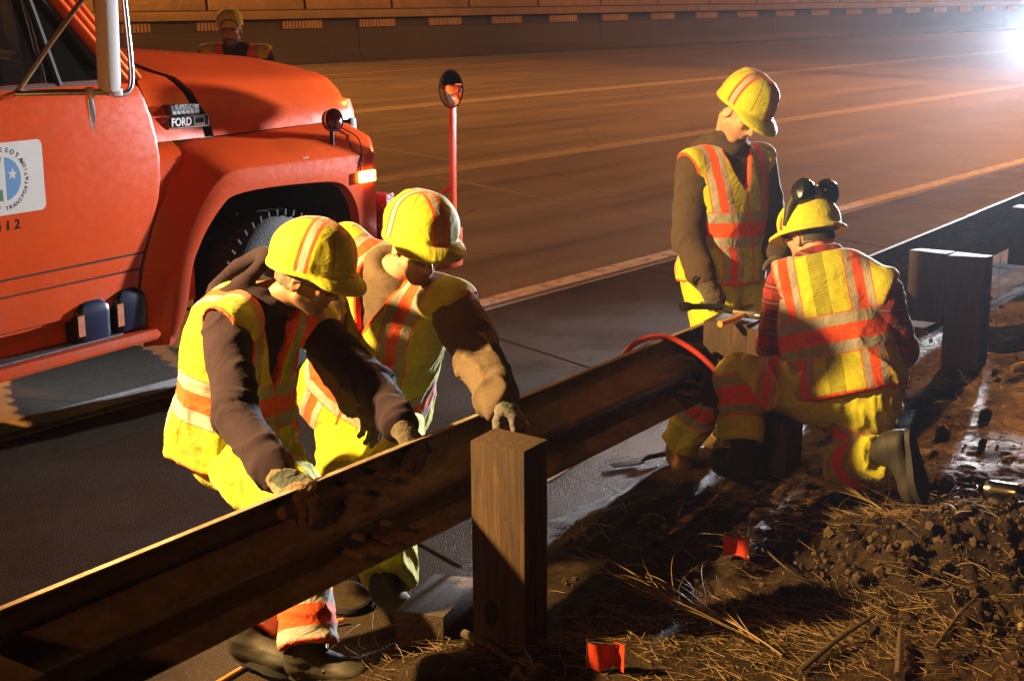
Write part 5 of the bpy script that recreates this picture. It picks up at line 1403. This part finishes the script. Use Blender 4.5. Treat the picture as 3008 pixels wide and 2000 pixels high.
w5.boot(J['rank'], (0, -1, 0), (0, 0, 1), M_leather, shin=J['rknee'] - J['rank']); w5.boot(J['lank'], (.2, -1, 0), (0, 0, 1), M_leather, shin=J['lknee'] - J['lank'])
# ================================================================== loose things on the ground
def tube_obj(name, pts, r, mat, n=8, lab=None, cat=None, group=None, nn=40):
    mb = MB(); mb.tube(smooth_line(pts, nn), r, n); o = mb.build(name, mat)
    if lab: tag(o, lab, cat, group)
    return o
def gp(x, y, dz=0.0):
    """point on the ground seen at a pixel (2358 wide)"""
    k = 3008 / 2358.0; a = at(x * k, y * k, 1.2); o = Vector((0, 0, CAM_H)); d = a - o
    t = np.linspace(2.0, 14.0, 4000); px_, py_, pz_ = d.x * t, d.y * t, CAM_H + d.z * t
    hgt = np.maximum(ground_h(px_, py_), np.where(px_ * nf.x + py_ * nf.y - RAIL_OFF < -.2, 0.0, -1.0))
    i = int(np.argmax(pz_ < hgt)); return Vector((px_[i], py_[i], hgt[i] + dz))
M_redhose = simple('red_rubber_hose', (0.50, 0.05, 0.035), 0.4, 0, .2)
M_yelhose = simple('yellow_air_hose', (0.55, 0.24, 0.03), 0.5, 0, .25)
M_cable = simple('orange_cord', (0.50, 0.20, 0.03), 0.5)
M_green = simple('green_wire', (0.02, 0.10, 0.06), 0.5)
# red air hose over the rail
hr = [rl(4.93, -.20, .30), rl(4.96, -.13, .60), rl(5.00, -.09, .735), rl(5.09, -.055, .772), rl(5.18, -.01, .768), rl(5.23, .05, .735), rl(5.26, .14, .67), rl(5.27, .22, .58), rl(5.28, .28, .40), rl(5.30, .30, .20)]
tube_obj('air_hose', hr, .012, M_redhose, 10, 'red air hose looped over the guard rail by the kneeling worker', 'hose')
tube_obj('air_hose', [gp(1245, 1122, .012), gp(1290, 1095, .012), gp(1330, 1068, .014), gp(1372, 1030, .014), gp(1420, 985, .012), gp(1500, 940, .012)], .011, M_yelhose, 8, 'yellow hose on the wet pavement right of the near post', 'hose')
tube_obj('power_cord', [gp(470, 1600, .010), gp(560, 1545, .010), gp(640, 1500, .012), gp(700, 1462, .012), gp(790, 1440, .02)], .009, M_cable, 8, 'orange cord on the ground beside the front boot', 'cord')
ring = [gp(795 + 62 * math.cos(a) * 1.0, 1378 + 42 * math.sin(a), .016) for a in [R_(x) for x in range(-150, 200, 12)]]
tube_obj('black_hose', ring, .014, simple('black_rubber_hose', (0.02, 0.02, 0.022), 0.25), 8, 'black rubber hose coiled on the ground between the legs', 'hose', None, 60)
tube_obj('green_wire', [gp(2292, 590, .5), gp(2300, 640, .35), gp(2296, 700, .2), gp(2293, 752, .01)], .0025, M_green, 5, 'thin green wire hanging by the right post', 'wire')
# marker flags
M_flag = simple('orange_flag_plastic', (0.50, 0.045, 0.012), 0.5)
M_wire = simple('flag_wire', (0.25, 0.22, 0.2), 0.4, .8)
def flag(x, y, w, h, lab, seed, rz):
    q = gp(x, y); e = empty('marker_flag', q, rz); r = random.Random(seed)
    n = 9; V = []; F = []
    for i in range(n):
        for j in range(7):
            u = i / (n - 1); v = j / 6
            V.append((u * w, .016 * math.sin(u * 7 + seed) + .012 * (1 - v) * math.sin(u * 11), h * (v + .0) * (1 - .55 * abs(u - .35) * (1 - v)) + .02 + (1 - v) * .0))
    for i in range(n - 1):
        for j in range(6): F.append((i*7+j, (i+1)*7+j, (i+1)*7+j+1, i*7+j+1))
    obj('flag_sheet', pydata('flag_sheet', V, F, True), M_flag, e)
    mb = MB(); mb.tube([(0, 0, -.05), (0.002, 0, h + .03)], .0022, 6); mb.tube([(0, 0, h + .02), (w, .01, h + .012)], .0035, 6); mb.build('wire', M_wire, e)
    mb = MB()
    for k in range(3):
        mb.box((w * (.62 + .10 * k), .0, h * .62), (.005, .045, h * .34))
    return tag(e, lab, 'flag', 'orange marker flags')
flag(1350, 1552, .115, .085, 'orange marker flag standing in the dirt at the bottom edge', 3, R_(-8))
flag(1665, 1292, .09, .075, 'dim orange marker flag in the shadow below the kneeling worker', 5, R_(-15))
# drink can
q = gp(2300, 1240, .033); ce = empty('drink_can', q, R_(-28)); tag(ce, 'crushed silver drink can lying in the mud at the right', 'can')
Mc = Matrix.Rotation(R_(-90), 4, 'Y')
M_can = simple('aluminium_can', (0.80, 0.78, 0.74), 0.22, 1.0, .15, 20)
mb = MB(); mb.lathe([(.022, -.060), (.030, -.054), (.033, -.045), (.032, -.01), (.0325, .03), (.033, .046), (.028, .056), (.026, .060)], Mc, 24, True, False); mb.build('can_body', M_can, ce)
mb = MB(); mb.lathe([(.001, .057), (.024, .057), (.026, .061), (.0255, .0625), (.022, .058), (.001, .058)], Mc, 24); lid = mb.build('can_lid', simple('can_lid_metal', (0.70, 0.60, 0.42), 0.3, 1.0), ce)
mb = MB(); mb.box((-.0605, .004, 0), (.002, .018, .012)); mb.build('pull_tab', M_can, lid)
# hammer left on the post between the two right-hand workers
hq = rl(5.46, .20, .815); he = empty('hammer', hq, R_(60)); tag(he, 'hammer with yellow handle lying on top of the timber post', 'hammer')
M_hsteel = simple('hammer_steel', (0.25, 0.22, 0.2), .35, .9)
mb = MB(); mb.tube([(-.17, .03, .012), (-.06, .01, .015), (.02, .0, .018)], [.014, .012, .011], 8); mb.build('handle', simple('yellow_handle', (0.60, 0.30, 0.04), 0.4), he)
mb = MB(); mb.box((.035, 0, .018), (.03, .10, .028)); mb.tube([(.035, -.05, .018), (.035, -.075, .018)], .017, 10); mb.build('head', M_hsteel, he, .004)
# hand trowel by the standing worker's boot, wood handle at the right edge
tq_ = gp(1470, 1072, .012); te = empty('hand_trowel', tq_, R_(25)); tag(te, 'flat steel trowel lying on wet pavement near the tan boot', 'trowel')
mb = MB(); mb.box((-.06, 0, .004), (.16, .055, .006)); mb.build('blade', M_hsteel, te, .002)
mb = MB(); mb.tube([(.02, 0, .006), (.05, 0, .02), (.17, .01, .02)], [.006, .012, .012], 8); mb.build('handle', M_dark, te)
wq_ = gp(2350, 862, .03); we = empty('pick_handle', wq_, R_(35)); tag(we, 'wooden tool handle lying in the mud at the right edge', 'tool')
mb = MB(); mb.tube([(-.09, 0, .01), (-.04, 0, .012), (.05, 0, .012), (.5, .02, .03)], [.016, .026, .024, .018], 12); mb.build('wooden_handle', simple('pale_ash_wood', (0.45, 0.28, 0.14), 0.5, 0, .2), we)
# ---------------------------------------------------------------- clods, stones, straw, twigs
def scatter(name, items, mat, lab, smooth=True):
    V = np.concatenate([i[0] for i in items]); o = 0; F = []
    for v, f in items: F.append(f + o); o += len(v)
    return tag(obj(name, npmesh(name, V, np.concatenate(F), smooth), mat), lab, None, None, 'stuff')
ico = bmesh.new(); bmesh.ops.create_icosphere(ico, subdivisions=1, radius=1.0)
IV = np.array([v.co[:] for v in ico.verts]); IF = np.array([[l.vert.index for l in f.loops] for f in ico.faces]); ico.free()
def clod_v(c, r, seed):
    n = fbm(IV * 1.6 + seed, 3); n2 = np.abs(vnoise(IV * 3.1 + seed * 1.3) - .5)
    sc = .55 + .5 * vnoise(np.array([[seed, seed * .7, 3.], [seed * .3, 7., seed], [2., seed, seed * .9]]))
    return IV * (r * (.25 + 1.35 * n + .7 * n2))[:, None] * sc + np.asarray(c)
items = []
def field_pts(n, s0, s1, b0, b1):
    s_ = nrng.uniform(s0, s1, n); b_ = nrng.uniform(b0, b1, n) + RAIL_OFF
    return np.stack([dr.x * s_ + nf.x * b_, dr.y * s_ + nf.y * b_], 1)
def norm_pts(n, cx, sx, cy_, sy): return np.stack([nrng.normal(cx, sx, n), nrng.normal(cy_, sy, n)], 1)
XY = np.concatenate([norm_pts(2600, 1.72, .44, 4.70, .28), field_pts(1400, 2.6, 9.5, -.25, 2.2)])
RR = np.minimum(np.concatenate([nrng.gamma(.8, .0062, 2600) + .0025, nrng.gamma(1.0, .0045, 1400) + .0025]), .03)
ZZ = ground_h(XY[:, 0], XY[:, 1])
for k in range(len(XY)):
    r = RR[k]; items.append((clod_v((XY[k, 0], XY[k, 1], ZZ[k] + r * .15), r, k * 1.7), IF))
M_clod = simple('brown_clods', (0.075, 0.045, 0.024), 0.85, 0, .45, 18, .7, 90, .006)
scatter('loose_clods', items, M_clod, 'loose brown clods of soil scattered over the verge', False)
# a few big dark lumps one can pick out
for (x, y, r, lab) in ((2170, 1012, .055, 'dark lump of earth right of the kneeling worker'), (2272, 968, .050, 'dark lump of earth near the right edge, above the other'), (2262, 1035, .03, 'small dark stone in the lit mud at the right'), (2352, 1450, .022, 'pale round stone on the heap at the right edge'), (2268, 632, .05, 'dark stone beside the right post')):
    q = gp(x, y, r * .4); v = clod_v((0, 0, 0), r, x * .37)
    tag(obj('earth_lump', npmesh('earth_lump', v, IF, True), M_mud if r > .025 else M_stone, None, q), lab, 'stone', 'lumps lying on the verge')
def stalk(c, L, r, az, el, bend, seg=6, up=0.0):
    """thin three-sided bent stalk"""
    t = np.linspace(0, 1, seg)[:, None]; d = np.array([math.cos(az) * math.cos(el), math.sin(az) * math.cos(el), math.sin(el)]); sd = np.array([-math.sin(az), math.cos(az), 0])
    P = np.asarray(c) + d * t * L + sd * bend * L * t * t + np.array([0, 0, up]) * L * (t * (1 - t)) * 2
    a = np.cross(d, [0, 0, 1.0]); a = a / (np.linalg.norm(a) + 1e-6); b = np.cross(d, a)
    rr = r * (1 - .55 * t); V = np.stack([P + a * rr, P + (-.5 * a + .87 * b) * rr, P + (-.5 * a - .87 * b) * rr], 1).reshape(-1, 3)
    F = []
    for i in range(seg - 1):
        for k in range(3): F.append((i*3+k, i*3+(k+1) % 3, (i+1)*3+(k+1) % 3, (i+1)*3+k))
    return V, np.array(F)
items = []
XY = np.concatenate([norm_pts(1700, .95, .45, 4.20, .16), norm_pts(520, 1.32, .20, 5.05, .13), norm_pts(160, -.15, .25, 4.22, .1), field_pts(900, 3.0, 9.5, -.2, 2.2)])
XY = XY[XY[:, 0] * nf.x + XY[:, 1] * nf.y - RAIL_OFF > -.28]; ZZ = ground_h(XY[:, 0], XY[:, 1])
for (x, y), z in zip(XY, ZZ):
    L = nrng.gamma(2.2, .026) + .012
    items.append(stalk((x, y, z + .003 + nrng.random() * .010), L, nrng.uniform(.0006, .0019), nrng.normal(2.6, 1.0), nrng.normal(.03, .16), nrng.normal(0, .3), 5))
g = G('straw', .6); g.set(Base_Color=g.mix(g.noise(9, 4, .7), (0.12, 0.075, 0.03), (0.40, 0.27, 0.12))); M_straw = g.m
scatter('straw', items, M_straw, 'dry straw and roots strewn over the muddy verge')
# pale roots that catch the white light
items = []
XY = field_pts(420, 4.3, 8.8, -.05, 1.7); ZZ = ground_h(XY[:, 0], XY[:, 1])
for (x, y), z in zip(XY, ZZ):
    items.append(stalk((x, y, z + .006), nrng.gamma(2.0, .045) + .03, nrng.uniform(.0009, .0025), nrng.uniform(0, 6.28), nrng.normal(.12, .2), nrng.normal(0, .8), 8, nrng.uniform(0, .3)))
g = G('pale_roots', .35); g.set(Base_Color=(0.36, 0.30, 0.24)); scatter('pale_roots', items, g.m, 'pale wet roots and stems curling over the mud')
# dry weed lying at the lower middle: a main stem and branches
def weed(x0, y0, x1, y1, lab, n, seed, fan=.5):
    r = random.Random(seed); a = gp(x0, y0, .02); b = gp(x1, y1, .03); e = empty('dry_weed', a); d = b - a; az = math.atan2(d.y, d.x); L = d.length
    items = [stalk((0, 0, .01), L, .005, az, .06, .05, 10, .1)]
    for k in range(n):
        t = r.uniform(.15, .9); c = (d.x * t, d.y * t, d.z * t + .015 + .04 * t)
        items.append(stalk(c, L * r.uniform(.35, .75), r.uniform(.0016, .003), az + r.gauss(0, fan), r.uniform(-.02, .35), r.gauss(0, .35), 10, r.uniform(0, .2)))
    V = np.concatenate([i[0] for i in items]); o = 0; F = []
    for v, f in items: F.append(f + o); o += len(v)
    s_ = obj('stem', npmesh('stem', items[0][0], items[0][1], True), M_straw, e)
    V2 = np.concatenate([i[0] for i in items[1:]]); o = 0; F2 = []
    for v, f in items[1:]: F2.append(f + o); o += len(v)
    tw = obj('twigs', npmesh('twigs', V2, np.concatenate(F2), True), M_straw, e); tw['kind'] = 'stuff'
    return tag(e, lab, 'plant', 'dry weeds on the verge')
weed(1800, 1530, 1500, 1420, 'dry branching weed fanned over the dark trench at bottom centre', 34, 3, .42)
weed(2030, 1215, 1930, 1170, 'clump of dry stalks in front of the kneeling worker', 14, 5, .8)
weed(745, 1568, 768, 1490, 'small pale twig sticking up beside the front boot', 6, 8, .5)
def stick(x0, y0, x1, y1, r, lab, z0=.02, z1=.03):
    a = gp(x0, y0, z0); b = gp(x1, y1, z1); m_ = (a + b) / 2 + Vector((0, 0, .012))
    mb = MB(); mb.tube(smooth_line([a, m_, b], 10), [r * (1 - .04 * i) for i in range(11)], 7); return tag(mb.build('stick', M_timber2), lab, 'stick', 'sticks lying on the verge')
stick(1840, 1560, 2010, 1440, .010, 'long brown stick slanting across the straw at the bottom')
stick(2068, 1568, 2072, 1470, .013, 'thick upright stick stub at the bottom right')
stick(2150, 1510, 2250, 1420, .006, 'thin stick leaning on the soil heap')
stick(1560, 1200, 1590, 1150, .006, 'short pale stick in the dark ditch')
stick(1070, 1472, 1185, 1540, .016, 'rounded branch lying at the foot of the near post', .02, .015)
arc = [gp(1765, 1245, .01), gp(1755, 1290, .06), gp(1780, 1335, .08), gp(1840, 1368, .06), gp(1905, 1372, .01)]
tube_obj('bent_root', arc, .004, M_timber2, 6, 'long thin root arching over the ditch', 'stick', 'sticks lying on the verge')
# ================================================================== lamps of the place and one added fill, with their fixtures
def lamp(name, kind, loc, colr, watts, size, aim=None, angle=None, blend=.3, parent=None):
    L = bpy.data.lights.new(name, kind); L.color = colr; L.energy = watts; L.shadow_soft_size = size
    o = bpy.data.objects.new(name, L); col.objects.link(o); o.location = loc
    if kind == 'SPOT':
        L.spot_size = angle; L.spot_blend = blend
        o.rotation_euler = (Vector(aim) - Vector(loc)).to_track_quat('-Z', 'Y').to_euler()
    if parent is not None:
        o.parent = parent; o.location = Vector(loc) - parent.location
    return o
M_galv = simple('galvanised_pole', (0.32, 0.31, 0.30), 0.5, .8)
M_blue = simple('dark_blue_paint', (0.015, 0.025, 0.06), 0.4)
# --- white flood light on a low trailer at the right edge
wl = Vector(WHITE_LAMP); aimw = Vector((-1.9, 5.0, 3.55))
lt = empty('light_trailer', (wl.x + .25, wl.y + .30, 0), R_(-20)); lt.rotation_euler = (0, 0, 0)
tag(lt, 'blazing white flood light on a low mast at the right edge', 'flood light')
def lo(p): return Vector(p) - lt.location
M_flood = emis('burning_flood_lens', (0.78, 0.89, 1.0), 230.0)
dirw = (aimw - wl).normalized(); qm = dirw.to_track_quat('Z', 'Y').to_matrix().to_4x4()
side_w = dirw.cross(Vector((0, 0, 1))).normalized()
for k, off in enumerate((0.0, .34)):
    c_ = wl - side_w * off - dirw * .10
    Mq = Matrix.Translation(lo(c_)) @ qm
    mb = MB(); mb.lathe([(.03, -.16), (.07, -.14), (.12, -.02), (.13, .03), (.122, .03)], Mq, 24, True, False); h_ = mb.build('flood_head', M_blk, lt)
    mb = MB(); mb.lathe([(.001, .015), (.118, .015), (.118, .02), (.001, .02)], Mq, 24); mb.build('lens', M_flood, h_)
mb = MB(); mb.tube([lo((wl.x + .4, wl.y + .3, .5)), lo((wl.x + .25, wl.y + .2, 1.5))], .035, 10); mb.tube([lo(wl - dirw * .2 + side_w * .1), lo(wl - dirw * .2 - side_w * .5)], .02, 8); mb.build('mast', M_galv, lt)
mb = MB(); mb.box(lo((wl.x + .95, wl.y + .9, .72)), (.8, 1.3, .55)); mb.build('generator_box', M_blue, lt, .04)
for sx in (-1, 1):
    mb = MB(); mb.lathe([(.001, -.09), (.18, -.10), (.30, -.08), (.32, 0), (.30, .08), (.18, .10), (.001, .09)], Matrix.Translation(lo((wl.x + .95 + sx * .52, wl.y + .9, .32))) @ Matrix.Rotation(R_(90), 4, 'Y'), 24); mb.build('wheel', M_tyre, lt)
lamp('white_flood_light', 'SPOT', tuple(wl + dirw * .02), (0.86, 0.92, 1.0), 14500, .14, tuple(aimw), R_(55), .65, lt)
# --- warm work light on a stand, out of the picture to the left
wm = Vector(WARM_LAMP); ws = empty('work_light_stand', (wm.x - .15, wm.y - .1, 0)); tag(ws, 'warm work light on a tripod stand beyond the left edge', 'work light')
def ls(p): return Vector(p) - ws.location
aim = Vector((1.0, 4.40, .95)); dd = (aim - wm).normalized(); qq = dd.to_track_quat('Z', 'Y').to_matrix().to_4x4()
mb = MB(); mb.tube([ls((wm.x - .15, wm.y - .1, .35)), ls(wm - dd * .16)], .02, 8); mb.build('pole', M_galv, ws)
for k in range(3):
    a = R_(120 * k + 20); mb = MB(); mb.tube([ls((wm.x - .15, wm.y - .1, .85)), ls((wm.x - .15 + .55 * math.cos(a), wm.y - .1 + .55 * math.sin(a), .02))], .014, 8); mb.build('leg', M_galv, ws)
mb = MB(); mb.lathe([(.04, -.16), (.09, -.12), (.13, -.02), (.14, .0), (.132, .0)], Matrix.Translation(ls(wm - dd * .04)) @ qq, 20, True, False); hd_ = mb.build('lamp_head', M_yelhose, ws)
mb = MB(); mb.lathe([(.001, -.012), (.128, -.012), (.128, -.006), (.001, -.006)], Matrix.Translation(ls(wm - dd * .04)) @ qq, 20); mb.build('lens', emis('warm_lens', (1.0, .74, .36), 3.0), hd_)
lamp('warm_work_light', 'SPOT', tuple(wm + dd * .02), (1.0, 0.61, 0.20), 3200, .08, tuple(aim), R_(66), .35, ws)
# --- sodium street lights high over the road, the last an added fill light
for i, q in enumerate(SODIUM):
    e = empty('street_light', (q[0] - 1.5, q[1] + 1.9, 0)); tag(e, ['sodium street light over the median beyond the left', 'sodium street light over the middle of the highway', 'distant sodium street light far down the road', 'added sodium fill light behind the camera on the left'][i], 'street light', 'sodium street lights')
    l = lambda p: Vector(p) - e.location
    mb = MB(); mb.tube([(0, 0, 0), (0, 0, q[2] - .3)], [.11, .07], 10); mb.tube(smooth_line([(0, 0, q[2] - .4), (.3, -.4, q[2] + .1), (1.2, -1.5, q[2] + .25)], 10), .04, 8); mb.build('pole', M_galv, e)
    mb = MB(); mb.box((1.5, -1.9, q[2] + .2), (.7, .35, .16), Matrix.Rotation(R_(-52), 3, 'Z')); hd_ = mb.build('lamp_head', M_galv, e, .04)
    mb = MB(); mb.box((1.5, -1.9, q[2] + .1), (.45, .25, .03), Matrix.Rotation(R_(-52), 3, 'Z')); mb.build('lens', emis('sodium_lens', (1.0, .36, .06), 120.0), hd_)
    lamp('sodium_light', 'POINT', (q[0], q[1], q[2] - .1), (1.0, 0.34, 0.06), (14000, 17000, 14000, 2400)[i], .3, parent=e)
# ================================================================== haze volume added to spread a glow around the flood light
hz = MB(); hz.box((8, 55, 5.7), (110, 140, 13.8))
hzo = hz.build('haze', None); hm = bpy.data.materials.new('glow_haze'); hm.use_nodes = True; hn = hm.node_tree; hn.nodes.clear()
pv = hn.nodes.new('ShaderNodeVolumePrincipled'); pv.inputs['Color'].default_value = (0.80, 0.86, 1.0, 1); pv.inputs['Density'].default_value = 0.00055; pv.inputs['Anisotropy'].default_value = 0.8
ho = hn.nodes.new('ShaderNodeOutputMaterial'); hn.links.new(pv.outputs[0], ho.inputs['Volume']); hzo.data.materials.append(hm)
tag(hzo, 'thin added haze that spreads the glow of the flood light', None, None, 'stuff')
